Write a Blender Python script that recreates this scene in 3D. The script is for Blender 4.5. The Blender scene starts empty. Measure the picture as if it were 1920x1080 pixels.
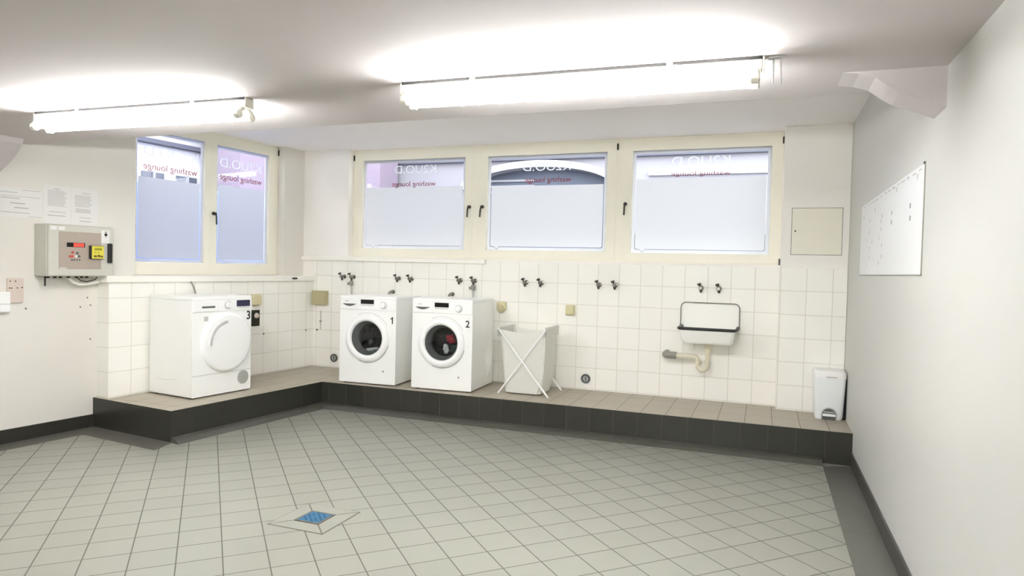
import bpy, bmesh, math, random
from mathutils import Vector, Matrix

random.seed(7)
PI = math.pi
S = bpy.context.scene
C = S.collection

# ------------------------------------------------------------------ camera
YAW, PITCH, ROLL = math.radians(20.5421), math.radians(1.6191), math.radians(-1.4251)
fw = Vector((-math.sin(YAW) * math.cos(PITCH), math.cos(YAW) * math.cos(PITCH), -math.sin(PITCH)))
rt = Vector((math.cos(YAW), math.sin(YAW), 0))
up = rt.cross(fw)
r2 = rt * math.cos(ROLL) - up * math.sin(ROLL)
u2 = up * math.cos(ROLL) + rt * math.sin(ROLL)
cd = bpy.data.cameras.new('camera')
cam = bpy.data.objects.new('camera', cd)
C.objects.link(cam)
M = Matrix((r2, u2, -fw)).transposed().to_4x4()
M.translation = Vector((4.7311, -6.3098, 1.3822))
cam.matrix_world = M
cd.sensor_width = 36.0
cd.lens = 36.0 * 1266.26 / 1920.0
cd.clip_start = 0.05
S.camera = cam

# ------------------------------------------------------------------ world, exposure
W = bpy.data.worlds.new('overcast_sky')
S.world = W
W.use_nodes = True
bg = W.node_tree.nodes['Background']
bg.inputs[0].default_value = (0.93, 0.96, 1.0, 1)
bg.inputs[1].default_value = 2.25
S.view_settings.view_transform = 'Standard'
S.view_settings.look = 'None'
S.view_settings.gamma = 1
S.view_settings.use_curve_mapping = False
S.view_settings.exposure = 1.94
S.cycles.max_bounces = 16
S.cycles.diffuse_bounces = 10
TUBE_STRENGTH = 34.0
TUBE_COLOR = (0.98, 0.99, 0.985, 1)

# ------------------------------------------------------------------ frames of the room
HP = 0.2408                    # height of the raised tiled floor
AA = math.radians(6.437)       # the left wall is not quite square to the back wall
UA = Vector((-math.sin(AA), -math.cos(AA), 0))    # along the left wall, towards the camera
NA = Vector((math.cos(AA), -math.sin(AA), 0))     # from the left wall into the room
ROT_A = math.atan2(NA.y, NA.x)                    # local x = NA, local y = -UA
XC = 5.3674                    # right wall
ZS = 2.213                     # low ceiling
ZN = 2.645                     # ceiling of the window bay
YE = -2.87                     # edge of the low ceiling
YF = -8.6                      # wall behind the camera


def PA(s, n, z=0.0):
    v = UA * s + NA * n
    return Vector((v.x, v.y, z))


# ------------------------------------------------------------------ materials
def new_mat(name):
    m = bpy.data.materials.new(name)
    m.use_nodes = True
    nt = m.node_tree
    return m, nt, nt.nodes['Principled BSDF']


def srgb(r, g, b):
    f = lambda c: (c / 12.92 if c <= 0.04045 else ((c + 0.055) / 1.055) ** 2.4)
    return (f(r / 255), f(g / 255), f(b / 255), 1)


def mat(name, col, rough=0.5, metal=0.0, var=0.03, scale=12.0, bump=0.0, spec=None, coat=0.0):
    m, nt, p = new_mat(name)
    n = nt.nodes
    tc = n.new('ShaderNodeTexCoord')
    nz = n.new('ShaderNodeTexNoise')
    nz.inputs['Scale'].default_value = scale
    nz.inputs['Detail'].default_value = 4
    nt.links.new(tc.outputs['Object'], nz.inputs['Vector'])
    mx = n.new('ShaderNodeMix')
    mx.data_type = 'RGBA'
    c2 = tuple(max(0, c * (1 - var * 2)) for c in col[:3]) + (1,)
    c1 = tuple(min(1, c * (1 + var)) for c in col[:3]) + (1,)
    mx.inputs[6].default_value = c1
    mx.inputs[7].default_value = c2
    nt.links.new(nz.outputs['Fac'], mx.inputs[0])
    nt.links.new(mx.outputs[2], p.inputs['Base Color'])
    p.inputs['Roughness'].default_value = rough
    p.inputs['Metallic'].default_value = metal
    if spec is not None:
        p.inputs['Specular IOR Level'].default_value = spec
    p.inputs['Coat Weight'].default_value = coat
    if bump > 0:
        b = n.new('ShaderNodeBump')
        b.inputs['Strength'].default_value = bump
        b.inputs['Distance'].default_value = 0.01
        nt.links.new(nz.outputs['Fac'], b.inputs['Height'])
        nt.links.new(b.outputs[0], p.inputs['Normal'])
    return m


def tile_mat(name, tile, grout, axes, gw=0.004, rough=0.25, var=0.05, blotch=0.04):
    """axes: list of (direction, spacing, offset) measured in the room; grout lines lie where dir.p = offset + k*spacing"""
    m, nt, p = new_mat(name)
    n, L = nt.nodes, nt.links
    geo = n.new('ShaderNodeNewGeometry')
    masks, cells = [], []

    def math_(op, a, b=None):
        q = n.new('ShaderNodeMath')
        q.operation = op
        for i, v in enumerate((a, b)):
            if v is None:
                continue
            if isinstance(v, (int, float)):
                q.inputs[i].default_value = v
            else:
                L.new(v, q.inputs[i])
        return q.outputs[0]
    for d, sp, off in axes:
        dt = n.new('ShaderNodeVectorMath')
        dt.operation = 'DOT_PRODUCT'
        L.new(geo.outputs['Position'], dt.inputs[0])
        dt.inputs[1].default_value = d
        t = math_('DIVIDE', math_('SUBTRACT', dt.outputs['Value'], off), sp)
        fr = math_('FRACT', t)
        cells.append(math_('FLOOR', t))
        e = math_('MULTIPLY', math_('MINIMUM', fr, math_('SUBTRACT', 1.0, fr)), sp)
        mr = n.new('ShaderNodeMapRange')
        mr.inputs[1].default_value = gw * 0.4
        mr.inputs[2].default_value = gw * 0.75
        mr.interpolation_type = 'SMOOTHSTEP'
        L.new(e, mr.inputs[0])
        masks.append(mr.outputs[0])
    tilemask = masks[0]
    for k in masks[1:]:
        tilemask = math_('MINIMUM', tilemask, k)
    cb = n.new('ShaderNodeCombineXYZ')
    for i, c in enumerate(cells[:3]):
        L.new(c, cb.inputs[i])
    wn = n.new('ShaderNodeTexWhiteNoise')
    L.new(cb.outputs[0], wn.inputs['Vector'])
    nz = n.new('ShaderNodeTexNoise')
    nz.inputs['Scale'].default_value = 3.0
    nz.inputs['Detail'].default_value = 6
    L.new(geo.outputs['Position'], nz.inputs['Vector'])
    v = math_('ADD', math_('MULTIPLY', wn.outputs['Value'], var), math_('MULTIPLY', nz.outputs['Fac'], blotch))
    v = math_('SUBTRACT', 1.0 + (var + blotch) / 2, v)
    sc = n.new('ShaderNodeVectorMath')
    sc.operation = 'SCALE'
    sc.inputs[0].default_value = tile[:3]
    L.new(v, sc.inputs['Scale'])
    mx = n.new('ShaderNodeMix')
    mx.data_type = 'RGBA'
    mx.inputs[6].default_value = grout
    L.new(tilemask, mx.inputs[0])
    L.new(sc.outputs[0], mx.inputs[7])
    L.new(mx.outputs[2], p.inputs['Base Color'])
    rr = n.new('ShaderNodeMapRange')
    rr.inputs[3].default_value = 0.8
    rr.inputs[4].default_value = rough
    L.new(tilemask, rr.inputs[0])
    L.new(rr.outputs[0], p.inputs['Roughness'])
    b = n.new('ShaderNodeBump')
    b.inputs['Strength'].default_value = 0.35
    b.inputs['Distance'].default_value = 0.002
    L.new(tilemask, b.inputs['Height'])
    L.new(b.outputs[0], p.inputs['Normal'])
    return m


def emit(name, col, st, base=(0.9, 0.9, 0.9, 1)):
    m, nt, p = new_mat(name)
    p.inputs['Base Color'].default_value = base
    p.inputs['Emission Color'].default_value = col
    p.inputs['Emission Strength'].default_value = st
    return m


X, Y, Z = (1, 0, 0), (0, 1, 0), (0, 0, 1)
ua, na = tuple(UA), tuple(NA)
q = 1 / math.sqrt(2)
WHITE_TILE, WHITE_GROUT = srgb(251, 250, 244), srgb(216, 213, 202)
m_tile_back = tile_mat('white_wall_tile_back', WHITE_TILE, WHITE_GROUT, [(X, 0.2003, 4.848), (Z, 0.2007, 0.2515)], rough=0.22, var=0.03)
m_tile_left = tile_mat('white_wall_tile_left', WHITE_TILE, WHITE_GROUT, [(ua, 0.2024, 0.3215), (Z, 0.2024, 0.2515)], rough=0.22, var=0.03)
m_tile_end = tile_mat('white_wall_tile_end', WHITE_TILE, WHITE_GROUT, [(Z, 0.2024, 0.2515)], rough=0.22, var=0.03)
m_tile_pillar = tile_mat('white_wall_tile_pillar', WHITE_TILE, WHITE_GROUT, [(X, 0.2013, 4.855), (Z, 0.2007, 0.2515)], rough=0.22, var=0.03)
m_floor = tile_mat('grey_floor_tile', srgb(142, 143, 133), srgb(92, 91, 82), [((math.cos(math.radians(44.71)), math.sin(math.radians(44.71)), 0), 0.19687, -0.6113), ((math.cos(math.radians(135.2)), math.sin(math.radians(135.2)), 0), 0.197, -4.6075)], gw=0.005, rough=0.38, var=0.06, blotch=0.08)
m_plat = tile_mat('brown_grey_floor_tile', srgb(172, 164, 148), srgb(118, 110, 96), [(X, 0.2003, 0.008), (Y, 0.3, -0.8)], gw=0.004, rough=0.4, var=0.06, blotch=0.1)
m_dark = tile_mat('black_riser_tile', srgb(50, 50, 44), srgb(78, 77, 70), [(X, 0.1988, 2.401)], gw=0.004, rough=0.3, var=0.25, blotch=0.15)
m_dark_l = tile_mat('black_riser_tile_left', srgb(50, 50, 44), srgb(66, 65, 60), [(ua, 0.393, 1.789)], gw=0.004, rough=0.3, var=0.2, blotch=0.15)
m_band = tile_mat('dark_grey_border_tile', srgb(92, 91, 84), srgb(110, 108, 100), [(Y, 0.6, -1.04)], gw=0.004, rough=0.35, var=0.06, blotch=0.12)
m_cove = mat('grey_cove_tile', srgb(76, 75, 67), 0.4, var=0.08, scale=5)
m_skirt = mat('black_skirting_tile', srgb(52, 51, 45), 0.3, var=0.15, scale=4)
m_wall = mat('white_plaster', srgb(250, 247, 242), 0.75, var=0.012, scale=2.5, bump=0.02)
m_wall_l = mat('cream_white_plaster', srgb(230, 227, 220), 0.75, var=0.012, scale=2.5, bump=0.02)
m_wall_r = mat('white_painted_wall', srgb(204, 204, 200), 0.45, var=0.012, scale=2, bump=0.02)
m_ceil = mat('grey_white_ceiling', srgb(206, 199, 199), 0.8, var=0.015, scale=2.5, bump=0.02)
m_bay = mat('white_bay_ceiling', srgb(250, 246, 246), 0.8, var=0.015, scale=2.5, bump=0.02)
m_frame = mat('cream_window_lacquer', srgb(248, 245, 229), 0.35, var=0.012, scale=3)
m_sill = mat('white_sill_stone', srgb(250, 248, 240), 0.35, var=0.015)
m_enamel = mat('white_enamel', srgb(250, 250, 246), 0.2, var=0.008, scale=4)
m_white = mat('white_appliance_paint', srgb(249, 250, 248), 0.28, var=0.008, scale=3)
m_plastic = mat('white_plastic', srgb(249, 250, 249), 0.35, var=0.01, scale=4)
m_plastic_b = mat('white_bin_plastic', srgb(244, 248, 250), 0.35, var=0.015, scale=4)
m_beige = mat('beige_plastic', srgb(216, 208, 168), 0.4, var=0.03)
m_khaki = mat('khaki_beige_plastic', srgb(186, 178, 140), 0.45, var=0.03)
m_black = mat('black_rubber', srgb(20, 20, 20), 0.45, var=0.1)
m_blackgloss = mat('black_display_plastic', srgb(22, 18, 20), 0.15, var=0.05)
m_navy = mat('dark_blue_display_plastic', srgb(44, 42, 70), 0.2, var=0.05)
m_chrome = mat('worn_chrome', srgb(150, 148, 142), 0.22, metal=1.0, var=0.12, scale=30)
m_darkmetal = mat('dark_metal', srgb(70, 68, 62), 0.35, metal=0.9, var=0.15, scale=30)
m_drum = mat('drum_steel', srgb(58, 60, 62), 0.35, metal=0.9, var=0.1, scale=20)
m_greyp = mat('grey_plastic', srgb(150, 148, 138), 0.5, var=0.06)
m_lgrey = mat('light_grey_plastic', srgb(196, 197, 194), 0.45, var=0.04)
m_gasket = mat('grey_gasket', srgb(96, 98, 98), 0.4, var=0.06)
m_box = mat('grey_steel_enclosure', srgb(202, 201, 191), 0.4, var=0.015, scale=5)
m_panel = mat('taupe_panel', srgb(172, 160, 148), 0.45, var=0.02)
m_yellow = mat('yellow_sticker', srgb(226, 214, 78), 0.5, var=0.03)
m_red = mat('red_plastic', srgb(200, 80, 70), 0.4, var=0.05)
m_redled = emit('red_led_display', (1.0, 0.10, 0.06, 1), 0.22, (0.25, 0.02, 0.02, 1))
m_pink = mat('pale_pink_plate', srgb(216, 202, 192), 0.5, var=0.02)
m_paper = mat('white_paper', srgb(232, 231, 229), 0.7, var=0.01)
m_board = mat('white_board_paper', srgb(236, 238, 240), 0.35, var=0.008)
m_print = mat('grey_print', srgb(198, 197, 195), 0.7, var=0.06)
m_printd = mat('dark_grey_print', srgb(150, 148, 146), 0.7, var=0.06)
m_ink = mat('black_ink', srgb(24, 24, 24), 0.5, var=0.05)
m_hole = mat('dark_screw_anchor', srgb(120, 108, 92), 0.6, var=0.2)
m_trap = mat('cream_drain_plastic', srgb(228, 222, 200), 0.35, var=0.02)
m_blue = mat('blue_grate_plastic', srgb(30, 96, 134), 0.4, var=0.12, scale=60)
m_bluedark = mat('dark_blue_plastic', srgb(20, 50, 76), 0.5, var=0.1)
m_collar = mat('grey_collar_tile', srgb(146, 147, 137), 0.38, var=0.05, scale=5)
m_cloth = None
m_redtext = mat('red_vinyl_lettering', srgb(150, 18, 48), 0.5, var=0.02)
m_tube = emit('fluorescent_tube', TUBE_COLOR, TUBE_STRENGTH)
m_darkstrip = mat('lamp_gap_shade', srgb(30, 29, 27), 0.8)
m_fix = mat('white_fixture_metal', srgb(236, 235, 228), 0.4, var=0.01)
m_sock = mat('lamp_holder_plastic', srgb(222, 220, 208), 0.45, var=0.02)


def film_mat(name, col, trans, alpha=1.0):
    m, nt, p = new_mat(name)
    n, L = nt.nodes, nt.links
    tr = n.new('ShaderNodeBsdfTranslucent')
    tr.inputs[0].default_value = tuple(trans) + (1,)
    df = n.new('ShaderNodeBsdfDiffuse')
    df.inputs[0].default_value = tuple(col) + (1,)
    ad = n.new('ShaderNodeMixShader')
    ad.inputs[0].default_value = 0.85
    L.new(df.outputs[0], ad.inputs[1])
    L.new(tr.outputs[0], ad.inputs[2])
    out = n['Material Output']
    L.new(ad.outputs[0], out.inputs['Surface'])
    return m


def glass_mat(name):
    m, nt, p = new_mat(name)
    n, L = nt.nodes, nt.links
    tr = n.new('ShaderNodeBsdfTransparent')
    tr.inputs[0].default_value = (0.97, 0.98, 0.98, 1)
    gl = n.new('ShaderNodeBsdfGlossy')
    gl.inputs['Roughness'].default_value = 0.02
    fr = n.new('ShaderNodeFresnel')
    ge = n.new('ShaderNodeNewGeometry')
    io = n.new('ShaderNodeMapRange')          # thin pane: the same reflectance on its far face, no total reflection inside
    io.inputs[3].default_value = 1.45
    io.inputs[4].default_value = 1 / 1.45
    L.new(ge.outputs['Backfacing'], io.inputs[0])
    L.new(io.outputs[0], fr.inputs[0])
    mx = n.new('ShaderNodeMixShader')
    L.new(fr.outputs[0], mx.inputs[0])
    L.new(tr.outputs[0], mx.inputs[1])
    L.new(gl.outputs[0], mx.inputs[2])
    L.new(mx.outputs[0], n['Material Output'].inputs['Surface'])
    return m


m_glass = glass_mat('clear_window_glass')
m_film = film_mat('frosted_film', (0.36, 0.36, 0.36), (0.385, 0.378, 0.375))
m_filmw = film_mat('white_vinyl_film', (0.7, 0.7, 0.72), (0.5, 0.5, 0.505))
m_bag = film_mat('white_laundry_bag_cloth', (0.86, 0.86, 0.82), (0.80, 0.80, 0.74))
m_bag.node_tree.nodes['Mix Shader'].inputs[0].default_value = 0.28


# ------------------------------------------------------------------ mesh helpers
def obj(name, bm, material, parent=None, loc=None, rot=None, smooth=False):
    me = bpy.data.meshes.new(name)
    if smooth:
        for f in bm.faces:
            f.smooth = True
    bmesh.ops.recalc_face_normals(bm, faces=bm.faces)
    bm.to_mesh(me)
    bm.free()
    if isinstance(material, (list, tuple)):
        for mm in material:
            me.materials.append(mm)
    else:
        me.materials.append(material)
    if smooth:
        try:
            me.set_sharp_from_angle(angle=math.radians(38))
        except Exception:
            pass
    o = bpy.data.objects.new(name, me)
    C.objects.link(o)
    if parent:
        o.parent = parent
    if loc is not None:
        o.location = loc
    if rot is not None:
        o.rotation_euler = rot
    return o


def empty(name, loc=(0, 0, 0), rz=0.0, label=None, cat=None, group=None, kind=None):
    o = bpy.data.objects.new(name, None)
    o.empty_display_size = 0.1
    C.objects.link(o)
    o.location = loc
    o.rotation_euler = (0, 0, rz)
    tag(o, label, cat, group, kind)
    return o


def tag(o, label=None, cat=None, group=None, kind=None):
    if label:
        o['label'] = label
    if cat:
        o['category'] = cat
    if group:
        o['group'] = group
    if kind:
        o['kind'] = kind
    return o


def add_box(bm, x0, x1, y0, y1, z0, z1, bev=0.0, seg=2):
    t = bmesh.new()
    vs = [t.verts.new(p) for p in ((x0, y0, z0), (x1, y0, z0), (x1, y1, z0), (x0, y1, z0), (x0, y0, z1), (x1, y0, z1), (x1, y1, z1), (x0, y1, z1))]
    for f in ((0, 3, 2, 1), (4, 5, 6, 7), (0, 1, 5, 4), (1, 2, 6, 5), (2, 3, 7, 6), (3, 0, 4, 7)):
        t.faces.new([vs[i] for i in f])
    if bev > 0:
        bmesh.ops.bevel(t, geom=t.edges[:] , offset=bev, segments=seg, profile=0.5, affect='EDGES')
    merge(bm, t)
    return bm


def merge(bm, t, mtx=None):
    if mtx is not None:
        bmesh.ops.transform(t, matrix=mtx, verts=t.verts)
    me = bpy.data.meshes.new('tmp')
    t.to_mesh(me)
    t.free()
    bm.from_mesh(me)
    bpy.data.meshes.remove(me)


def box(x0, x1, y0, y1, z0, z1, bev=0.0, seg=2):
    return add_box(bmesh.new(), x0, x1, y0, y1, z0, z1, bev, seg)


def add_prism(bm, pts, vec):
    """closed solid: polygon pts extruded by vec"""
    v = Vector(vec)
    a = [bm.verts.new(p) for p in pts]
    b = [bm.verts.new(Vector(p) + v) for p in pts]
    n = len(pts)
    bm.faces.new(a[::-1])
    bm.faces.new(b)
    for i in range(n):
        bm.faces.new((a[i], a[(i + 1) % n], b[(i + 1) % n], b[i]))
    return bm


def add_tube(bm, pts, r, seg=12, cap=True, radii=None):
    pts = [Vector(p) for p in pts]
    n = len(pts)
    rings = []
    prev = None
    for i, p in enumerate(pts):
        if i == 0:
            d = pts[1] - p
        elif i == n - 1:
            d = p - pts[i - 1]
        else:
            d = (pts[i + 1] - p).normalized() + (p - pts[i - 1]).normalized()
        d.normalize()
        if prev is None:
            ref = Vector((0, 0, 1)) if abs(d.z) < 0.9 else Vector((1, 0, 0))
            e = d.cross(ref).normalized()
        else:
            e = (prev - d * prev.dot(d)).normalized()
        prev = e
        f = d.cross(e)
        rr = radii[i] if radii else r
        rings.append([bm.verts.new(p + (e * math.cos(2 * PI * k / seg) + f * math.sin(2 * PI * k / seg)) * rr) for k in range(seg)])
    for i in range(n - 1):
        for k in range(seg):
            bm.faces.new((rings[i][k], rings[i][(k + 1) % seg], rings[i + 1][(k + 1) % seg], rings[i + 1][k]))
    if cap:
        bm.faces.new(rings[0][::-1])
        bm.faces.new(rings[-1])
    return bm


def tube(pts, r, seg=12, radii=None):
    return add_tube(bmesh.new(), pts, r, seg, True, radii)


def add_lathe(bm, prof, origin, axis, seg=40, closed=False):
    """prof: list of (radius, height along axis)"""
    o = Vector(origin)
    ax = Vector(axis).normalized()
    e = ax.orthogonal().normalized()
    f = ax.cross(e)
    rings = []
    for r, h in prof:
        if r < 1e-6:
            rings.append([bm.verts.new(o + ax * h)])
        else:
            rings.append([bm.verts.new(o + ax * h + (e * math.cos(2 * PI * k / seg) + f * math.sin(2 * PI * k / seg)) * r) for k in range(seg)])
    pairs = list(zip(rings, rings[1:]))
    if closed:
        pairs.append((rings[-1], rings[0]))
    for a, b in pairs:
        for k in range(seg):
            k2 = (k + 1) % seg
            if len(a) == 1 and len(b) == 1:
                continue
            if len(a) == 1:
                bm.faces.new((a[0], b[k], b[k2]))
            elif len(b) == 1:
                bm.faces.new((a[k], a[k2], b[0]))
            else:
                bm.faces.new((a[k], a[k2], b[k2], b[k]))
    return bm


def lathe(prof, origin, axis, seg=40, closed=False):
    return add_lathe(bmesh.new(), prof, origin, axis, seg, closed)


def arc(cx, cy, r, a0, a1, n=8):
    return [(cx + r * math.cos(a0 + (a1 - a0) * i / n), cy + r * math.sin(a0 + (a1 - a0) * i / n)) for i in range(n + 1)]


def rounded(x0, x1, y0, y1, r, n=5):
    return (arc(x1 - r, y1 - r, r, 0, PI / 2, n) + arc(x0 + r, y1 - r, r, PI / 2, PI, n)
            + arc(x0 + r, y0 + r, r, PI, 1.5 * PI, n) + arc(x1 - r, y0 + r, r, 1.5 * PI, 2 * PI, n))


def plate(loops, thick, bevel=0.0):
    """2D loops (outer + holes) in local x,y filled and given a thickness; returned as a bmesh centred on z=0"""
    cu = bpy.data.curves.new('tmpc', 'CURVE')
    cu.dimensions = '2D'
    cu.fill_mode = 'BOTH'
    cu.extrude = thick / 2
    cu.bevel_depth = bevel
    for lp in loops:
        sp = cu.splines.new('POLY')
        sp.points.add(len(lp) - 1)
        for i, (a, b) in enumerate(lp):
            sp.points[i].co = (a, b, 0, 1)
        sp.use_cyclic_u = True
    return curve_bm(cu)


def curve_bm(cu):
    o = bpy.data.objects.new('tmpo', cu)
    C.objects.link(o)
    dg = bpy.context.evaluated_depsgraph_get()
    dg.update()
    me = bpy.data.meshes.new_from_object(o.evaluated_get(dg))
    bm = bmesh.new()
    bm.from_mesh(me)
    bmesh.ops.remove_doubles(bm, verts=bm.verts, dist=1e-5)
    bpy.data.meshes.remove(me)
    bpy.data.objects.remove(o)
    bpy.data.curves.remove(cu)
    return bm


# map plate coordinates: (x, y, z) -> (x, -z, y): a plate standing upright, its front (+z) facing -y
UPRIGHT = Matrix(((1, 0, 0, 0), (0, 0, -1, 0), (0, 1, 0, 0), (0, 0, 0, 1)))


def upright(bm, dy=0.0):
    bmesh.ops.transform(bm, matrix=Matrix.Translation((0, dy, 0)) @ UPRIGHT, verts=bm.verts)
    return bm


def text_bm(txt, size, thick=0.0006, mirror=False, width=None, bold=0.0):
    cu = bpy.data.curves.new('tmpt', 'FONT')
    cu.body = txt
    cu.size = size
    cu.align_x = 'CENTER'
    cu.align_y = 'CENTER'
    cu.extrude = thick / 2
    cu.offset = bold
    bm = curve_bm(cu)
    xs = [v.co.x for v in bm.verts]
    if width:
        k = width / (max(xs) - min(xs))
        c = (max(xs) + min(xs)) / 2
        for v in bm.verts:
            v.co.x = (v.co.x - c) * k
    if mirror:
        for v in bm.verts:
            v.co.x = -v.co.x
    return bm


def dup(root, loc, rz=None, label=None, group=None):
    r = root.copy()
    C.objects.link(r)
    r.location = loc
    if rz is not None:
        r.rotation_euler = (0, 0, rz)
    if label:
        r['label'] = label
    if group:
        r['group'] = group
    for ch in list(root.children):
        c = ch.copy()
        C.objects.link(c)
        c.parent = r
        for g in ch.children:
            d = g.copy()
            C.objects.link(d)
            d.parent = c
    return r


def struct(name, bm, m, parent=None, **k):
    o = obj(name, bm, m, parent, **k)
    if parent is None:
        o['kind'] = 'structure'
    return o


# ------------------------------------------------------------------ setting: floor, raised floor, borders
SL = 8.3   # length of the left wall
c0, c1 = PA(-0.6, -0.7), PA(SL + 0.6, -0.7)
bm = bmesh.new()
add_prism(bm, [(c0.x, 0.4, -0.15), (c1.x, YF - 0.3, -0.15), (XC + 0.3, YF - 0.3, -0.15), (XC + 0.3, 0.4, -0.15)], (0, 0, 0.15))
struct('floor', bm, m_floor)

# raised floor: an L along the left and back walls
DB, DA, LA = 0.8294, 0.8197, 2.3664
ic = PA((DB - math.sin(AA) * DA) / math.cos(AA), DA)
out = [PA(0, -0.16), PA(LA, -0.153), PA(LA, DA), ic, Vector((XC, -DB, 0)), Vector((XC, 0.02, 0)), Vector((-0.1, 0.02, 0))]
bm = bmesh.new()
add_prism(bm, [(p.x, p.y, 0.0) for p in out], (0, 0, HP))
bm.normal_update()
for f in bm.faces:
    nrm = f.normal
    if abs(nrm.z) < 0.5:
        f.material_index = 1 if nrm.y < -0.5 and nrm.x > -0.08 and abs(nrm.x) < 0.05 else 2
    else:
        f.material_index = 0
struct('raised_floor', bm, [m_plat, m_dark, m_dark_l])

# dark borders in the floor, 2 mm proud
e = 0.0015
bm = bmesh.new()
add_prism(bm, [tuple(PA(LA, -0.153, 0)), tuple(PA(SL, -0.153, 0)), tuple(PA(SL, 0.05, 0)), tuple(PA(LA + 0.2, 0.05, 0)), tuple(PA(LA + 0.2, DA + 0.09, 0)), tuple(PA(LA, DA + 0.012, 0))], (0, 0, e))
struct('floor_border_left', bm, m_band)
struct('floor_border_right', add_prism(bmesh.new(), [(XC - 0.2, YF, 0), (XC, YF, 0), (XC, -DB - 0.012, 0), (XC - 0.2, -DB - 0.1, 0)], (0, 0, e)), m_band)
# sloped cove tiles at the foot of the riser
ico = PA((DB - math.sin(AA) * DA) / math.cos(AA) + 0.01, DA + 0.09)
ia = Vector((ic.x, -DB, 0))
nA = PA(0, 1)
jo = None
sj = ((DB + 0.095) - math.sin(AA) * (DA + 0.095)) / math.cos(AA)
jo = PA(sj, DA + 0.095)


def cove(name, a, b, c, d):
    """a-b on the riser (a pairs with d, b with c), d-c in front on the floor: a low rounded step"""
    bm = bmesh.new()
    prof = [(0.0, 0.040), (0.55, 0.034), (0.80, 0.022), (1.0, 0.002), (1.0, 0.0), (0.0, 0.0)]
    ra = [bm.verts.new((a.x + (d.x - a.x) * k, a.y + (d.y - a.y) * k, z)) for k, z in prof]
    rb = [bm.verts.new((b.x + (c.x - b.x) * k, b.y + (c.y - b.y) * k, z)) for k, z in prof]
    n = len(prof)
    for k in range(n):
        bm.faces.new((ra[k], ra[(k + 1) % n], rb[(k + 1) % n], rb[k]))
    bm.faces.new(ra)
    bm.faces.new(rb[::-1])
    return struct(name, bm, m_cove)


cove('trim_1', ic, Vector((XC - 0.2, -DB, 0)), Vector((XC - 0.2, -DB - 0.095, 0)), jo)
cove('trim_2', PA(LA, DA), ic, jo, PA(LA + 0.01, DA + 0.095))

# skirting
struct('baseboard_right', box(XC - 0.012, XC, YF, -DB - 0.001, 0, 0.103, 0.003, 1), m_skirt)
b = box(-0.153, -0.141, -SL, -LA - 0.001, 0, 0.103, 0.003, 1)
o = struct('baseboard_left', b, m_skirt)
o.rotation_euler = (0, 0, ROT_A)

# ------------------------------------------------------------------ walls
# right wall
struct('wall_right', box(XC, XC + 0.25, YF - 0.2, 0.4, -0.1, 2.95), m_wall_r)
# wall behind the camera
struct('wall_front', box(c1.x, XC, YF - 0.25, YF, -0.1, 2.95), m_wall)

# back wall with the long window opening
WX0, WX1, WZ0 = 0.432, 4.848, 1.472
wb = empty('wall_back', (0, 0, 0), kind='structure')
bm = bmesh.new()
add_box(bm, -0.44, XC, 0, 0.32, -0.1, WZ0)
add_box(bm, -0.44, WX0, 0, 0.32, WZ0, 2.95)
add_box(bm, WX1, XC, 0, 0.32, WZ0, 2.95)
add_box(bm, WX0, WX1, 0, 0.32, ZN + 0.002, 2.95)
obj('plaster', bm, m_wall, wb)
obj('tiling', box(-0.002, WX1, -0.012, 0, HP, 1.449, 0.002, 1), m_tile_back, wb)
# pillar in the right corner
pl = empty('pillar', (0, 0, 0), kind='structure')
obj('plaster', box(WX1, XC, -0.1247, 0, HP, ZN, 0.006), m_wall, pl)
obj('tiling', box(WX1 - 0.002, XC - 0.002, -0.134, -0.1247, HP, 1.447, 0.002, 1), m_tile_pillar, pl)

# left wall with its window opening (local x = n, local y = -s)
LX0, LX1 = 0.316, 2.02
wl = empty('wall_left', (0, 0, 0), ROT_A, kind='structure')
bm = bmesh.new()
N0, N1 = -0.45, -0.153
add_box(bm, N0, N1, -SL - 0.4, 0.15, -0.1, 1.247)
add_box(bm, N0, N1, -SL - 0.4, -LX1, 1.247, 2.95)
add_box(bm, N0, N1, -LX0, 0.15, 1.247, 2.95)
add_box(bm, N0, N1, -LX1, -LX0, ZN + 0.002, 2.95)
obj('plaster', bm, m_wall_l, wl)
pad = obj('tiling', box(-0.153, 0.0, -2.336, 0.05, HP, 1.192, 0.002, 1), [m_tile_left, m_tile_end], wl)
for f in pad.data.polygons:
    if f.normal.y < -0.5:
        f.material_index = 1
# sills
o = struct('trim_3', box(-0.153, 0.03, -2.372, 0.0, 1.192, 1.247, 0.006, 2), m_sill)
o.rotation_euler = (0, 0, ROT_A)
struct('trim_4', box(-0.145, 2.085, -0.05, 0.0, 1.425, 1.469, 0.005, 2), m_sill)

# ------------------------------------------------------------------ ceilings
ce = empty('ceiling', (0, 0, 0), kind='structure')
rr = 0.025
prof = [(YF - 0.2, ZS), (YE - rr, ZS)] + [(YE - rr + rr * math.sin(a), ZS + rr - rr * math.cos(a)) for a in [PI / 2 * i / 5 for i in range(1, 6)]] + [(YE, 2.953), (YF - 0.2, 2.953)]
bm = bmesh.new()
line_x = lambda y: PA(-y / math.cos(AA) - 0.44 * math.tan(AA), -0.44).x      # outer face of the left wall at this y
va = [bm.verts.new((line_x(y), y, z)) for y, z in prof]
vb = [bm.verts.new((XC, y, z)) for y, z in prof]
for k in range(len(prof)):
    k2 = (k + 1) % len(prof)
    bm.faces.new((va[k], va[k2], vb[k2], vb[k]))
bm.faces.new(va)
bm.faces.new(vb[::-1])
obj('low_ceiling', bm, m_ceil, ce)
obj('bay_ceiling', add_prism(bmesh.new(), [(line_x(YE), YE, ZN), (XC, YE, ZN), (XC, 0.32, ZN), (line_x(0.32), 0.32, ZN)], (0, 0, 0.305)), m_bay, ce)

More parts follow.
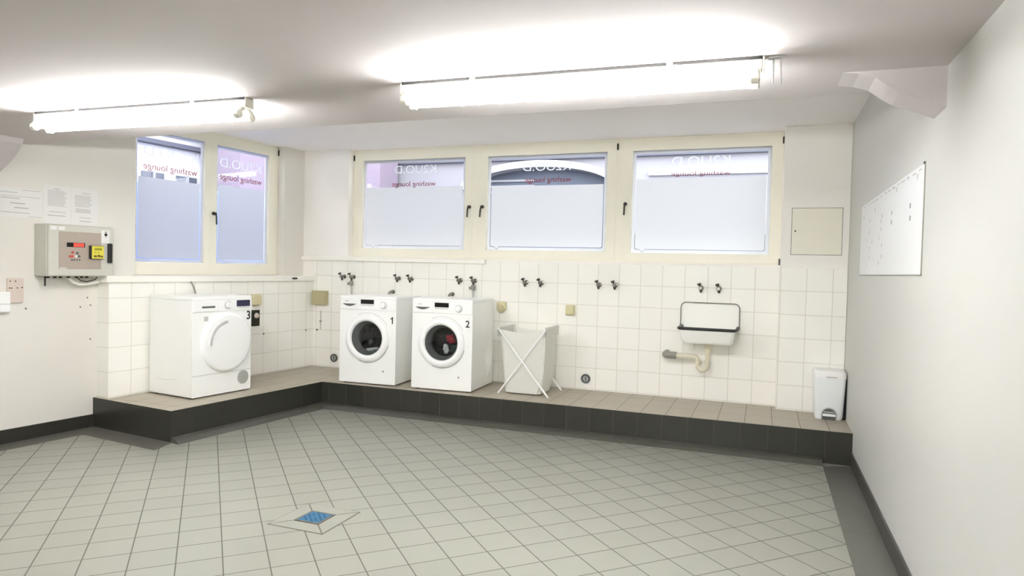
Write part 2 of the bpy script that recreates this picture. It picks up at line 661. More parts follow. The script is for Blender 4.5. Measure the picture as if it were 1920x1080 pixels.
# haunches: the stumps of a shallow arch at both walls under the edge of the low ceiling
pr = [(XC, 2.052), (XC - 0.16, 2.118), (XC - 0.2, 2.145), (XC - 0.25, 2.185), (XC - 0.31, 2.205), (XC - 0.37, ZS), (XC, ZS)]
bm = add_prism(bmesh.new(), [(x, -3.25, z) for x, z in pr], (0, 0.21, 0))
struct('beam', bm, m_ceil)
pr = [(-0.60, 1.90), (-0.451, 1.985), (-0.37, 2.035), (-0.30, 2.085), (-0.25, 2.130), (-0.215, 2.175), (-0.20, ZS), (-0.60, ZS)]
bm = add_prism(bmesh.new(), [(x, -3.25, z) for x, z in pr], (0, 0.21, 0))
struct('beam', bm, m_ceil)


# ------------------------------------------------------------------ windows
def film_loops(x0, x1, z0, z1, zt, tail_x):
    """ring strip all round a pane and the frosted panel below zt; the gap between is a clear line with a small tail"""
    mg, g = 0.034, 0.007
    a, b_, c, d = x0 + mg, x1 - mg, z0 + mg, z1 - mg
    t = 0.028

    def bottom(k):
        # points along the bottom edge left to right with the speech-bubble tail
        return [(a + k + 0.012, c + k), (tail_x - t, c + k), (tail_x, c + k - t), (tail_x + t, c + k)]
    ring_in = [(a, d), (a, c + 0.012)] + bottom(0) + [(b_ - 0.012, c), (b_, c + 0.012), (b_, d)]
    panel = [(a + g, zt), (a + g, c + g + 0.012)] + bottom(g) + [(b_ - g - 0.012, c + g), (b_ - g, c + g + 0.012), (b_ - g, zt)]
    outer = [(x0, z1), (x0, z0), (x1, z0), (x1, z1)]
    return outer, ring_in, panel


def window(name, fx0, fx1, fz0, fz1, sashes, loc, rz, yw):
    """frame and sashes in local x (along the wall), y (into the wall), z"""
    w = empty(name, loc, rz, kind='structure')
    def grid(g, zlo, zhi):
        return [[(q['x0'] - g, zlo), (q['x0'] - g, zhi), (q['x1'] + g, zhi), (q['x1'] + g, zlo)] for q in sashes]
    rect = [[(fx0, fz0), (fx1, fz0), (fx1, fz1), (fx0, fz1)]]
    bm = upright(plate(rect + grid(0.002, fz0 + 0.012, fz1 - 0.028), 0.05), yw + 0.019)
    merge(bm, upright(plate(rect + grid(-0.02, fz0 + 0.034, fz1 - 0.050), 0.03), yw + 0.062))
    obj('frame', bm, m_frame, w)
    for s in sashes:
        x0, x1, gx0, gx1, gz0, gz1 = s['x0'], s['x1'], s['g'][0], s['g'][1], s['g'][2], s['g'][3]
        z0, z1 = fz0 + 0.014, fz1 - 0.030
        bm = plate([[(x0, z0), (x1, z0), (x1, z1), (x0, z1)], [(gx0, gz0), (gx0, gz1), (gx1, gz1), (gx1, gz0)]], 0.05, 0.004)
        sa = obj('sash', upright(bm, yw + 0.02), m_frame, w)
        obj('pane', box(gx0 - 0.005, gx1 + 0.005, yw + 0.022, yw + 0.026, gz0 - 0.005, gz1 + 0.005), m_glass, sa)
        outer, ring, panel = film_loops(gx0, gx1, gz0, gz1, s['zt'], gx0 + s['tail'])
        bm = plate([outer, ring], 0.0)
        merge(bm, plate([panel], 0.0))
        obj('frosted_film', upright(bm, yw + 0.0205), m_film, sa)
        # lettering seen from behind: mirrored
        red = upright(text_bm('washing lounge', s['rh'], 0.0, True, s['rw']), yw + 0.0205)
        bmesh.ops.translate(red, vec=(s['rx'], 0, s['rz']), verts=red.verts)
        o = obj('lettering', red, m_redtext, sa)
        o['label'] = 'red mirrored window lettering'
        wh = upright(text_bm('K2UO.D', s['wh'], 0.0, True, s['ww']), yw + 0.0205)
        bmesh.ops.translate(wh, vec=(s['wx'], 0, s['wz']), verts=wh.verts)
        o = obj('lettering', wh, m_filmw, sa)
        o['label'] = 'white mirrored window lettering'
        if s.get('hx') is not None:
            hx, hz = s['hx'], s['hz']
            bm = lathe([(0.0, 0.0), (0.017, 0.0), (0.017, 0.012), (0.011, 0.016), (0.010, 0.04), (0.0, 0.042)], (hx, yw - 0.009, hz), (0, -1, 0), 20)
            dx = s.get('hd', -0.012)
            add_tube(bm, [(hx, yw - 0.044, hz + 0.004), (hx + dx * 0.6, yw - 0.046, hz - 0.03), (hx + dx, yw - 0.046, hz - 0.108)], 0.008, 10)
            obj('handle', bm, m_darkmetal, sa, smooth=True)
        # hinge cover at the outer upper corner
        for hz_, hx_ in s.get('hinges', ()):
            obj('hinge', box(hx_ - 0.008, hx_ + 0.008, yw - 0.02, yw + 0.01, hz_ - 0.03, hz_ + 0.03, 0.003), m_darkmetal, sa)
    return w


yb = 0.10
window('window_2', 0.434, 4.846, 1.474, 2.644, [
    dict(x0=0.44, x1=1.873, g=(0.545, 1.786, 1.567, 2.533), zt=2.235, tail=0.13, rx=1.165, rz=2.266, rw=0.53, rh=0.075, wx=1.18, wz=2.42, ww=0.50, wh=0.12, hx=1.842, hz=2.012, hinges=((2.56, 0.437),)),
    dict(x0=1.953, x1=3.365, g=(2.03, 3.279, 1.568, 2.531), zt=2.222, tail=0.11, rx=2.675, rz=2.277, rw=0.48, rh=0.075, wx=2.655, wz=2.405, ww=0.50, wh=0.12, hx=1.987, hz=2.012, hd=-0.014, hinges=((2.57, 3.375),)),
    dict(x0=3.433, x1=4.84, g=(3.517, 4.753, 1.560, 2.530), zt=2.262, tail=0.11, rx=4.142, rz=2.30, rw=0.53, rh=0.05, wx=4.14, wz=2.414, ww=0.52, wh=0.12, hx=3.462, hz=2.025, hd=-0.005, hinges=((2.57, 4.842), (1.50, 4.842))),
], (0, 0, 0), 0, yb)
# left window: local frame with x towards the back corner, y into the wall
lw = window('window_1', -2.018, -0.318, 1.249, 2.644, [
    dict(x0=-2.014, x1=-1.186, g=(-1.952, -1.240, 1.36, 2.545), zt=2.125, tail=0.145, rx=-1.585, rz=2.222, rw=0.55, rh=0.085, wx=-1.58, wz=2.36, ww=0.56, wh=0.13),
    dict(x0=-1.180, x1=-0.322, g=(-1.108, -0.440, 1.36, 2.538), zt=2.150, tail=0.11, rx=-0.785, rz=2.232, rw=0.53, rh=0.085, wx=-0.79, wz=2.37, ww=0.52, wh=0.13, hx=-1.145, hz=1.853, hd=0.01, hinges=((2.58, -0.318),)),
], tuple(PA(0, -0.255, 0)), math.atan2(-UA.y, -UA.x), 0.0)

# ------------------------------------------------------------------ outside: houses across the lane
m_fac = mat('white_render', srgb(131, 129, 136), 0.8, var=0.02, scale=1.5)
m_lav = mat('lavender_render', srgb(124, 112, 128), 0.8, var=0.02, scale=1.5)
m_slate = mat('slate_grey_gate', srgb(66, 74, 92), 0.5, var=0.06, scale=3)
m_trimw = mat('white_moulding', srgb(146, 146, 151), 0.7, var=0.01)
m_lanegrey = mat('lane_paving', srgb(88, 90, 98), 0.8, var=0.08, scale=2)
m_fac_lane = mat('pale_lane_render', srgb(205, 204, 208), 0.8, var=0.02, scale=1.5)
m_ledge = mat('grey_ledge', srgb(74, 76, 90), 0.7, var=0.04)
m_bluewall = mat('blue_grey_render', srgb(124, 148, 224), 0.8, var=0.03, scale=1.5)
m_winglass = mat('dark_house_glass', srgb(84, 88, 100), 0.2, var=0.05)
bm = bmesh.new()
add_prism(bm, [(-22, 0.34, 1.0), (14, 0.34, 1.0), (14, 14, 1.0), (-22, 14, 1.0)], (0, 0, 0.22))
add_prism(bm, [(-22, -9, 1.0), (line_x(-9) - 0.03, -9, 1.0), (line_x(0.34) - 0.03, 0.34, 1.0), (-22, 0.34, 1.0)], (0, 0, 0.22))
tag(struct('ground', bm, m_lanegrey), kind='structure')

bd = empty('building', (1.5, 6.0, 1.22), label='white house with a shallow arched gateway seen through the three back windows', cat='building')
arch = [(1.55 + dx, z) for dx, z in ()]
ax0, ax1, aw = -0.62 - 1.5, 2.02 - 1.5, 0
outer = [(-6.5, 0), (-6.5, 6), (9, 6), (9, 0), (ax1, 0)]
cx, rx, zc, rz_ = 0.60 - 1.5, 1.45, 2.93 - 1.22, 0.40
ar = [(cx + rx * math.cos(t), zc + rz_ * math.sin(t)) for t in [PI * i / 24 for i in range(25)]]
wallpoly = [(-5.0, 0), (cx - rx, 0)] + ar[::-1] + [(cx + rx, 0), (9, 0), (9, 2.42), (0.8, 2.42), (0.8, 5), (-5.0, 5)]
bm = plate([wallpoly], 0.4)
obj('facade', upright(bm, 0.2), m_fac, bd)
ar2 = [(cx + (rx + 0.17) * math.cos(t), zc + (rz_ + 0.13) * math.sin(t)) for t in [PI * i / 24 for i in range(25)]]
obj('arch_moulding', upright(plate([ar + ar2[::-1]], 0.1), -0.05), m_trimw, bd)
obj('gate', box(cx - rx, cx + rx, 0.25, 0.32, 0, zc + rz_), m_slate, bd)
bm = bmesh.new()
for k in range(3):
    add_box(bm, cx - rx, cx - 0.15, 0.20, 0.25, 1.66 + 0.11 * k, 1.70 + 0.11 * k)
obj('gate_rail', bm, m_trimw, bd)
obj('plinth', box(-5.0, cx - rx - 0.2, -0.04, 0.0, 0, 0.85), m_lanegrey, bd)
obj('plinth', box(cx + rx + 0.2, 9, -0.04, 0.0, 0, 0.85), m_lanegrey, bd)
obj('cornice', box(-4.4, 9, -0.09, 0.0, 2.250, 2.280), m_ledge, bd)
obj('plinth_band', box(1.2, 9, -0.05, 0.0, 1.90, 1.96), m_trimw, bd)
bd2 = empty('building', (-2.82, 5.2, 1.22), label='lavender house corner at the left edge of the first back window', cat='building')
obj('facade', box(-1.2, 0.42, 0, 0.68, 0, 5.5), m_lav, bd2)
obj('plinth', box(-1.2, 0.44, -0.02, 0.68, 0, 0.5), m_ledge, bd2)

# across the side lane
LQ = math.atan2(-UA.y, -UA.x)
b3 = empty('building', tuple(PA(3.0, -4.2, 1.22)), LQ, label='white house with a grey ledge and barred windows seen through the left window', cat='building')
obj('facade', box(-5, 5.5, 0, 0.5, 0, 3.2), m_fac_lane, b3)
obj('ledge', box(-5, 5.5, -0.14, 0.0, 1.92, 1.985), m_ledge, b3)
obj('ledge', box(-5, 5.5, -0.2, 0.0, 2.16, 2.20), m_trimw, b3)
for k in range(9):
    x = 0.3 + k * 0.58
    wv = obj('window', box(x, x + 0.36, -0.03, 0.02, 1.38, 1.50), m_winglass, b3)
    obj('bar', box(x + 0.165, x + 0.195, -0.06, -0.03, 1.36, 1.52), m_trimw, wv)
b4 = empty('building', tuple(PA(-0.55, -3.2, 1.22)), LQ, label='lavender house wall at the right side of the left window view', cat='building')
obj('facade', box(1.18, 2.7, 0, 0.7, 0, 4.2), m_lav, b4)
obj('plinth', box(1.16, 2.7, -0.03, 0.7, 0, 1.28), m_bluewall, b4)
b5 = tag(obj('film_tint_wall', box(-4.5, 4.6, 0, 0.2, 0, 1.02, 0.01), m_bluewall, None, tuple(PA(3.0, -1.6, 1.22)), (0, 0, LQ)), 'added blue grey low wall tinting the frosted glass of the left window', 'wall')  # added out of view; its blue bounce colours the left window film


# ------------------------------------------------------------------ fluorescent lamps
def lamp(x0, y0, x1, y1, label):
    L = math.hypot(x1 - x0, y1 - y0)
    t = empty('fluorescent_lamp', ((x0 + x1) / 2, (y0 + y1) / 2 + 0.03, ZS), math.atan2(y1 - y0, x1 - x0), label, 'lamp', 'twin-tube ceiling lamps')
    h = L / 2
    obj('housing', box(-h, h, -0.03, 0.03, -0.052, -0.010, 0.006), m_fix, t)
    obj('gap_shade_strip', box(-h, h, -0.0325, 0.0325, -0.010, 0.0), m_darkstrip, t)  # dark colour stands in for the shade between housing and ceiling
    for sx in (-0.55, 0.55):
        obj('spacer', box(sx * h - 0.012, sx * h + 0.012, -0.034, 0.034, -0.011, 0.0), m_fix, t)
    for sy in (-1, 1):
        obj('tube', tube([(-h + 0.035, sy * 0.045, -0.088), (h - 0.035, sy * 0.045, -0.088)], 0.013, 16), m_tube, t, smooth=True)
    for e_ in (-1, 1):
        bm = bmesh.new()
        for sy in (-1, 1):
            x = e_ * (h - 0.025)
            add_tube(bm, [(x, sy * 0.008, -0.045), (x, sy * 0.04, -0.068), (x, sy * 0.05, -0.100)], 0.014, 10, True, [0.014, 0.016, 0.019])
            add_lathe(bm, [(0.0, -0.014), (0.021, -0.014), (0.021, 0.012), (0.0, 0.012)], (x, sy * 0.045, -0.088), (1, 0, 0), 18)
        hold = obj('lamp_holder', bm, m_sock, t, smooth=True)
        obj('end_cap', box(min(e_ * h, e_ * (h + 0.008)), max(e_ * h, e_ * (h + 0.008)), -0.031, 0.031, -0.052, -0.003, 0.002), m_sock, t)
    return t


lamp(0.779, -3.632, 2.251, -3.590, 'twin tube fluorescent ceiling lamp above the left window, the shorter looking one')
lamp(3.163, -3.612, 4.693, -3.570, 'twin tube fluorescent ceiling lamp in front of the three back windows')
# added lamp of the same type, unseen behind the camera, brightens the back wall
lamp(3.10, -7.43, 4.63, -7.40, 'added unseen twin tube ceiling lamp behind the viewpoint, brightening the back wall')
# wires left hanging beside the right lamp
cw = empty('cable_stub', (4.745, -3.54, ZS), label='two short white wires hanging from the ceiling beside the lamp end', cat='cable')
for dx, ln in ((-0.012, 0.10), (0.014, 0.105)):
    obj('wire', tube([(dx, 0, 0), (dx, 0, -ln * 0.5), (dx * 1.1, 0, -ln)], 0.0035, 8), m_lgrey, cw)
obj('junction', box(-0.03, 0.03, -0.015, 0.015, -0.008, 0, 0.002), m_lgrey, cw)


# ------------------------------------------------------------------ washing machines and dryer
def number(txt, x, z, h, parent, y=-0.0006):
    if txt == '1':      # a straight one with a flag
        k = h / 0.070
        bm = plate([[(0.004 * k, -0.035 * k), (0.016 * k, -0.035 * k), (0.016 * k, 0.035 * k), (0.007 * k, 0.035 * k), (-0.003 * k, 0.024 * k), (-0.014 * k, 0.018 * k), (-0.014 * k, 0.008 * k), (0.004 * k, 0.017 * k)]], 0.0008)
    else:
        bm = text_bm(txt, h * 1.34, 0.0008, bold=0.0018)
    for v in bm.verts:
        v.co.x *= 0.95
    upright(bm, y)
    bmesh.ops.translate(bm, vec=(x, 0, z), verts=bm.verts)
    o = obj('number', bm, m_ink, parent)
    o['label'] = 'black number ' + txt
    return o


def circ(cx, cz, r, n=48):
    return [(cx + r * math.cos(2 * PI * k / n), cz + r * math.sin(2 * PI * k / n)) for k in range(n)]


def machine_shell(t, w, d, h, hole=None):
    """casing: front plate (with porthole), sides, back, base; front face at y=0"""
    bm = bmesh.new()
    loops = [rounded(0, w, 0.012, h - 0.03, 0.006, 2)]
    if hole:
        loops.append(circ(*hole)[::-1])
    merge(bm, upright(plate(loops, 0.012), 0.006))
    add_box(bm, 0.001, w - 0.001, 0.012, d, 0.012, h - 0.03, 0.006)
    if hole:
        # open the porthole in the inner box: drop its front faces
        for f in [f for f in bm.faces if abs(f.normal.y) > 0.9 and abs(f.calc_center_median().y - 0.012) < 1e-3 and f.calc_area() > 0.3]:
            bm.faces.remove(f)
    body = obj('casing', bm, m_white, t)
    top = obj('lid', box(-0.001, w + 0.001, -0.004, d, h - 0.03, h, 0.007, 3), m_white, t)
    for fx in (0.05, w - 0.05):
        for fy in (0.05, d - 0.05):
            obj('foot', lathe([(0, 0), (0.022, 0), (0.022, 0.008), (0.012, 0.009), (0.012, 0.014), (0, 0.014)], (fx, fy, 0), (0, 0, 1), 14), m_black, t)
    return body


def washer(n, loc, rz, d, label, clothes):
    w, h = 0.6, 0.848
    t = empty('washing_machine', loc, rz, label, 'washing machine', 'front loading washing machines')
    px, pz = 0.300, 0.445
    body = machine_shell(t, w, d, h, (px, pz, 0.165))
    # control panel: slightly proud strip
    cp = obj('control_panel', box(0.002, w - 0.002, -0.010, 0.001, h - 0.133, h - 0.032, 0.006, 3), m_plastic, t)
    obj('display', box(0.228, 0.368, -0.0125, -0.009, h - 0.076, h - 0.034, 0.001), m_blackgloss, cp)
    bm = bmesh.new()
    for k in range(6):
        add_box(bm, 0.232 + 0.023 * k, 0.249 + 0.023 * k, -0.012, -0.009, h - 0.092, h - 0.083, 0.001)
    obj('button_row', bm, m_lgrey, cp)
    bm = lathe([(0, 0.026), (0.022, 0.026), (0.026, 0.020), (0.029, 0.0), (0, 0.0)], (0.468, -0.010, h - 0.082), (0, -1, 0), 32)
    dl = obj('dial', bm, m_plastic, cp, smooth=True)
    obj('dial_rim', lathe([(0.031, 0.0), (0.031, 0.002), (0.036, 0.002), (0.036, 0.0)], (0.468, -0.010, h - 0.082), (0, -1, 0), 32, True), m_lgrey, cp)
    # detergent drawer with its scooped handle
    dr = obj('detergent_drawer', box(0.018, 0.205, -0.0125, -0.009, h - 0.130, h - 0.036, 0.004, 2), m_plastic, t)
    pts = [(0.035, h - 0.078)] + [(0.035 + 0.145 * i / 10, h - 0.080 - 0.022 * math.sin(PI * i / 10)) for i in range(11)] + [(0.18, h - 0.078)]
    obj('grip_recess', upright(plate([pts], 0.002), -0.0130), m_gasket, dr)
    obj('logo', upright(plate([[(0.075, h - 0.055), (0.100, h - 0.055), (0.100, h - 0.050), (0.075, h - 0.050)], [(0.062, h - 0.056), (0.069, h - 0.056), (0.069, h - 0.049), (0.062, h - 0.049)]], 0.0006), -0.0128), m_greyp, dr)
    # door
    dn = empty('door', (0, 0, 0))
    dn.parent = t
    ring = [(0.162, 0.0), (0.228, 0.0), (0.230, 0.008), (0.224, 0.022), (0.205, 0.034), (0.185, 0.036), (0.172, 0.030), (0.163, 0.014)]
    obj('door_ring', lathe(ring, (px, 0, pz), (0, -1, 0), 64, True), m_plastic, dn, smooth=True)
    gas = [(0.163, 0.012), (0.150, -0.005), (0.138, -0.05), (0.134, -0.075), (0.139, -0.078), (0.166, -0.004)]
    obj('gasket', lathe(gas, (px, 0, pz), (0, -1, 0), 56, True), m_gasket, dn, smooth=True)
    obj('door_glass', lathe([(0.161, 0.012), (0.158, 0.016), (0.10, 0.022), (0.0, 0.026), (0.0, 0.023), (0.10, 0.019), (0.157, 0.012)], (px, 0, pz), (0, -1, 0), 48), m_glass, dn, smooth=True)
    # grip shadow line on the lower right of the ring and the trim arc above
    pts = arc(px, pz, 0.2335, -1.95, -0.25, 20)
    obj('grip_rim', tube([(a, -0.004, b) for a, b in pts], 0.0035, 8), m_lgrey, dn)  # thin grey tube stands in for the grip's shadow line
    pts = arc(px, pz, 0.243, 0.55, 2.0, 18)
    obj('trim_arc', tube([(a, -0.001, b) for a, b in pts], 0.002, 6), m_lgrey, t)
    obj('drum', lathe([(0.140, -0.06), (0.235, -0.10), (0.235, -0.38), (0.0, -0.38), (0.0, -0.384), (0.239, -0.384), (0.239, -0.096), (0.142, -0.056)], (px, 0, pz), (0, -1, 0), 40), m_drum, t, smooth=True)
    obj('filter_latch', lathe([(0, 0), (0.008, 0), (0.008, 0.004), (0, 0.005)], (0.475, 0, 0.135), (0, -1, 0), 14), m_greyp, t)
    number(n, 0.553, 0.625, 0.066, t)
    # pressed panels on both sides
    for sx in (-0.0005, w + 0.0005):
        bm = bmesh.new()
        for k in range(5):
            cy, cz, rr = d * 0.60, 0.33, 0.06 + 0.045 * k
            pts = [(sx, cy + rr * 0.8 * math.cos(a), cz + rr * math.sin(a)) for a in [-1.15 + 2.3 * i / 14 for i in range(15)]]
            add_tube(bm, pts, 0.004, 6)
        obj('side_embossing', bm, m_white, t, smooth=True)
    # laundry in the drum
    for i, (cx, cy, cz, rx, ry, rz_, colr, lab, nm) in enumerate(clothes):
        bm = bmesh.new()
        bmesh.ops.create_icosphere(bm, subdivisions=4, radius=1.0)
        rnd = random.Random(i * 13 + int(n))
        ph = [rnd.uniform(0, 6) for _ in range(6)]
        for v in bm.verts:
            c = v.co
            k = 1 + 0.16 * math.sin(5 * c.x + ph[0]) * math.sin(4 * c.z + ph[1]) + 0.12 * math.sin(9 * c.z + 3 * c.y + ph[2]) + 0.07 * math.sin(14 * c.x - 6 * c.z + ph[3])
            v.co = Vector((c.x * rx * k, c.y * ry * k, c.z * rz_ * k))
        o = obj(nm, bm, colr, None, smooth=True)
        base = Matrix.Translation(loc) @ Matrix.Rotation(rz, 4, 'Z')
        o.matrix_world = base @ Matrix.Translation((px + cx, 0.16 + cy, pz + cz)) @ Matrix.Rotation(rnd.uniform(-0.6, 0.6), 4, 'Y')
        tag(o, lab, 'laundry', 'laundry in the machines')
    return t


m_cblack = mat('black_cloth', srgb(22, 22, 26), 0.9, var=0.2, scale=20, bump=0.3)
m_cgrey = mat('grey_cloth', srgb(84, 86, 90), 0.9, var=0.15, scale=20, bump=0.3)
m_cred = mat('red_cloth', srgb(150, 30, 48), 0.9, var=0.15, scale=20, bump=0.3)
m_cgreen = mat('dark_green_cloth', srgb(38, 62, 58), 0.9, var=0.2, scale=20, bump=0.3)
m_clight = mat('light_grey_cloth', srgb(190, 194, 196), 0.9, var=0.1, scale=20, bump=0.3)
washer('1', (0.884, -0.770, HP), math.radians(3.3), 0.56, 'white front loading washing machine numbered 1 on the raised floor', [
    (0.0, 0.05, 0.0, 0.165, 0.075, 0.125, m_cblack, 'black bundle of laundry inside washing machine 1', 'garment'),
    (-0.02, -0.058, -0.045, 0.022, 0.02, 0.032, m_cgrey, 'grey cloth in front of the black laundry in washing machine 1', 'garment'),
    (0.0, -0.062, -0.118, 0.085, 0.02, 0.016, m_clight, 'pale grey cloth at the bottom of the drum of washing machine 1', 'garment'),
])
washer('2', (1.657, -0.735, HP), math.radians(3.0), 0.585, 'white front loading washing machine numbered 2 beside the laundry bag', [
    (-0.01, 0.065, 0.005, 0.165, 0.075, 0.13, m_cblack, 'black garment at the back of the drum in washing machine 2', 'garment'),
    (0.045, -0.045, 0.025, 0.050, 0.03, 0.034, m_cred, 'dark red garment inside washing machine 2', 'garment'),
    (0.0, -0.05, -0.065, 0.026, 0.025, 0.045, m_clight, 'light grey garment inside washing machine 2 below the red one', 'garment'),
    (0.078, -0.03, -0.068, 0.040, 0.03, 0.042, m_cgreen, 'dark green garment at the lower right of washing machine 2', 'garment'),
])

# dryer, facing away from the left wall (local x along the front to the right, y into the machine)
DRZ = math.atan2(-UA.y, -UA.x) + math.radians(-0.4)
t = empty('tumble_dryer', (0.3567, -2.0636, HP), DRZ, 'white tumble dryer numbered 3 standing below the left window', 'dryer')
w, h, d = 0.6, 0.845, 0.543
machine_shell(t, w, d, h)
cp = obj('control_panel', box(0.002, w - 0.002, -0.008, 0.001, h - 0.128, h - 0.032, 0.006, 3), m_plastic, t)
obj('display', box(0.432, 0.575, -0.0105, -0.007, h - 0.092, h - 0.036, 0.001), m_navy, cp)
bm = bmesh.new()
for k in range(6):
    add_box(bm, 0.440 + 0.022 * k, 0.455 + 0.022 * k, -0.0095, -0.007, h - 0.106, h - 0.098, 0.001)
obj('button_row', bm, m_lgrey, cp)
obj('dial', lathe([(0, 0.024), (0.022, 0.024), (0.027, 0.018), (0.029, 0.0), (0, 0)], (0.345, -0.008, h - 0.075), (0, -1, 0), 32), m_plastic, cp, smooth=True)
obj('dial_rim', lathe([(0.030, 0), (0.030, 0.003), (0.036, 0.003), (0.036, 0)], (0.345, -0.008, h - 0.075), (0, -1, 0), 32, True), m_lgrey, cp)
dr = obj('water_drawer', box(0.02, 0.24, -0.0105, -0.007, h - 0.122, h - 0.036, 0.004), m_plastic, t)
obj('grip_recess', box(0.083, 0.210, -0.0118, -0.0095, h - 0.094, h - 0.078, 0.002), m_gasket, dr)
dn = empty('door', (0, 0, 0))
dn.parent = t
dx, dz = 0.330, 0.452
obj('door_disc', lathe([(0.252, 0.0), (0.254, 0.010), (0.250, 0.022), (0.238, 0.031), (0.222, 0.034), (0.10, 0.030), (0.0, 0.028)], (dx, 0, dz), (0, -1, 0), 72), m_plastic, dn, smooth=True)
pts = arc(dx, dz, 0.178, math.radians(92), math.radians(186), 22)
bm = tube([(a, -0.033, b) for a, b in pts], 0.010, 10, [0.003] + [0.011] * (len(pts) - 2) + [0.003])
o = obj('door_grip', bm, m_lgrey, dn, smooth=True)
pts = arc(dx, dz, 0.192, math.radians(92), math.radians(186), 22)
obj('grip_rim', tube([(a, -0.034, b) for a, b in pts], 0.006, 8), m_plastic, dn, smooth=True)
obj('seam', box(0.001, w - 0.001, -0.0015, 0.001, 0.188, 0.192), m_lgrey, t)
gr = obj('vent_grille', lathe([(0.0, 0.003), (0.060, 0.003), (0.062, 0.0), (0.0, 0.0)], (0.515, 0, 0.125), (0, -1, 0), 32), m_lgrey, t)
bm = bmesh.new()
for k in range(-4, 5):
    hw = math.sqrt(max(0.0, 0.056 ** 2 - (k * 0.012) ** 2))
    add_box(bm, 0.515 - hw, 0.515 + hw, -0.0045, -0.0028, 0.125 + k * 0.012 - 0.002, 0.125 + k * 0.012 + 0.002)
obj('slat', bm, m_greyp, gr)
bm = bmesh.new()
add_tube(bm, [(-0.0005, 0.20, 0.16), (-0.0005, 0.30, 0.145), (-0.0005, 0.42, 0.15)], 0.004, 6)
obj('side_embossing', bm, m_white, t)
number('3', 0.568, 0.668, 0.078, t)
obj('sticker', upright(plate([[(0.11, 0.64), (0.15, 0.64), (0.15, 0.68), (0.11, 0.68)]], 0.0006), -0.0006), m_lgrey, t)

# thin grey hose end standing up behind the dryer
o = obj('hose', tube([PA(1.60, 0.028, 1.196), PA(1.57, 0.024, 1.15), PA(1.54, 0.020, 1.08), PA(1.53, 0.018, 0.60)], 0.007, 8), m_greyp, None, smooth=True)
tag(o, 'thin grey hose rising behind the numbered 3 dryer to the sill', 'hose')


# ------------------------------------------------------------------ taps
def make_tap(label, group):
    t = empty('water_tap', (0, 0, 0), 0, label, 'tap', group)
    obj('rosette', lathe([(0, 0.0), (0.024, 0.0), (0.022, 0.008), (0.012, 0.012), (0, 0.012)], (0, 0, 0), (0, -1, 0), 20), m_chrome, t, smooth=True)
    bm = tube([(0, -0.005, 0), (0, -0.075, 0)], 0.012, 12, [0.011, 0.015])
    add_lathe(bm, [(0, -0.018), (0.017, -0.012), (0.017, 0.012), (0, 0.018)], (0, -0.05, 0), (0, 0, 1), 14)
    obj('valve_body', bm, m_chrome, t, smooth=True)
    bm = tube([(0, -0.062, 0.005), (-0.008, -0.078, 0.030)], 0.006, 10)
    add_lathe(bm, [(0, 0), (0.017, 0.0), (0.019, 0.006), (0.015, 0.014), (0, 0.016)], (-0.008, -0.078, 0.028), (-0.2, -0.35, 0.9), 14)
    obj('handle', bm, m_darkmetal, t, smooth=True)
    bm = tube([(0, -0.05, -0.01), (0.004, -0.052, -0.025), (0.006, -0.053, -0.040)], 0.011, 12, [0.011, 0.012, 0.009])
    obj('spout', bm, m_darkmetal, t, smooth=True)
    return t


TX = [0.405, 0.526, 1.090, 1.243, 1.808, 1.968, 2.520, 2.680, 3.256, 3.410, 4.190, 4.345]
TL = ['left of the pair above washing machine 1', 'with a hose adapter above washing machine 1',
      'left of the pair between washing machines 1 and 2', 'right of the pair between washing machines 1 and 2',
      'left of the pair above washing machine 2', 'with a hose adapter above washing machine 2',
      'left of the pair above the white laundry bag', 'right of the pair above the white laundry bag',
      'left of the pair in the middle of the bare tiles', 'right of the pair in the middle of the bare tiles',
      'left of the pair above the sink', 'right of the pair above the sink']
proto = make_tap('', 'wall taps along the back wall')
for i, (x, l) in enumerate(zip(TX, TL)):
    lab = 'chrome wall tap, ' + l
    if i == 0:
        proto.location = (x, -0.012, 1.252)
        proto['label'] = lab
    else:
        dup(proto, (x, -0.012, 1.252), None, lab)

# hose adapters and hoses running down behind machines 1 and 2
for x, lab in ((0.526, 'grey water hose from the tap down behind washing machine 1'), (1.968, 'grey green water hose from the tap down behind washing machine 2')):
    t = empty('water_hose', (x, -0.066, 1.212), 0, lab, 'hose')
    bm = lathe([(0, 0.0), (0.016, 0.0), (0.024, -0.018), (0.024, -0.045), (0.014, -0.055), (0, -0.055)], (0.004, 0, 0), (0, 0, 1), 16)
    add_tube(bm, [(0.0, 0, -0.03), (-0.035, -0.01, -0.035)], 0.013, 10, True, [0.013, 0.016])
    obj('adapter', bm, m_greyp, t, smooth=True)
    obj('hose_pipe', tube([(0.004, 0, -0.05), (0.006, 0.0, -0.12), (0.012, 0.01, -0.22), (0.03, 0.02, -0.42)], 0.011, 10), m_lgrey, t, smooth=True)

for x, lab in ((1.020, 'small grey drain elbow on the tiles behind washing machine 1'), (1.722, 'small grey drain elbow on the tiles behind washing machine 2')):
    t = empty('drain_elbow', (x, -0.012, 1.108), 0, lab, 'drain elbow', 'drain elbows behind the washing machines')
    obj('elbow', tube([(0, 0, 0), (0, -0.03, 0.004), (-0.012, -0.05, -0.004), (-0.022, -0.055, -0.03)], 0.014, 12), m_greyp, t, smooth=True)
    obj('nut', lathe([(0, 0), (0.021, 0), (0.021, 0.012), (0, 0.012)], (0, 0, 0), (0, -1, 0), 6), m_darkmetal, t)


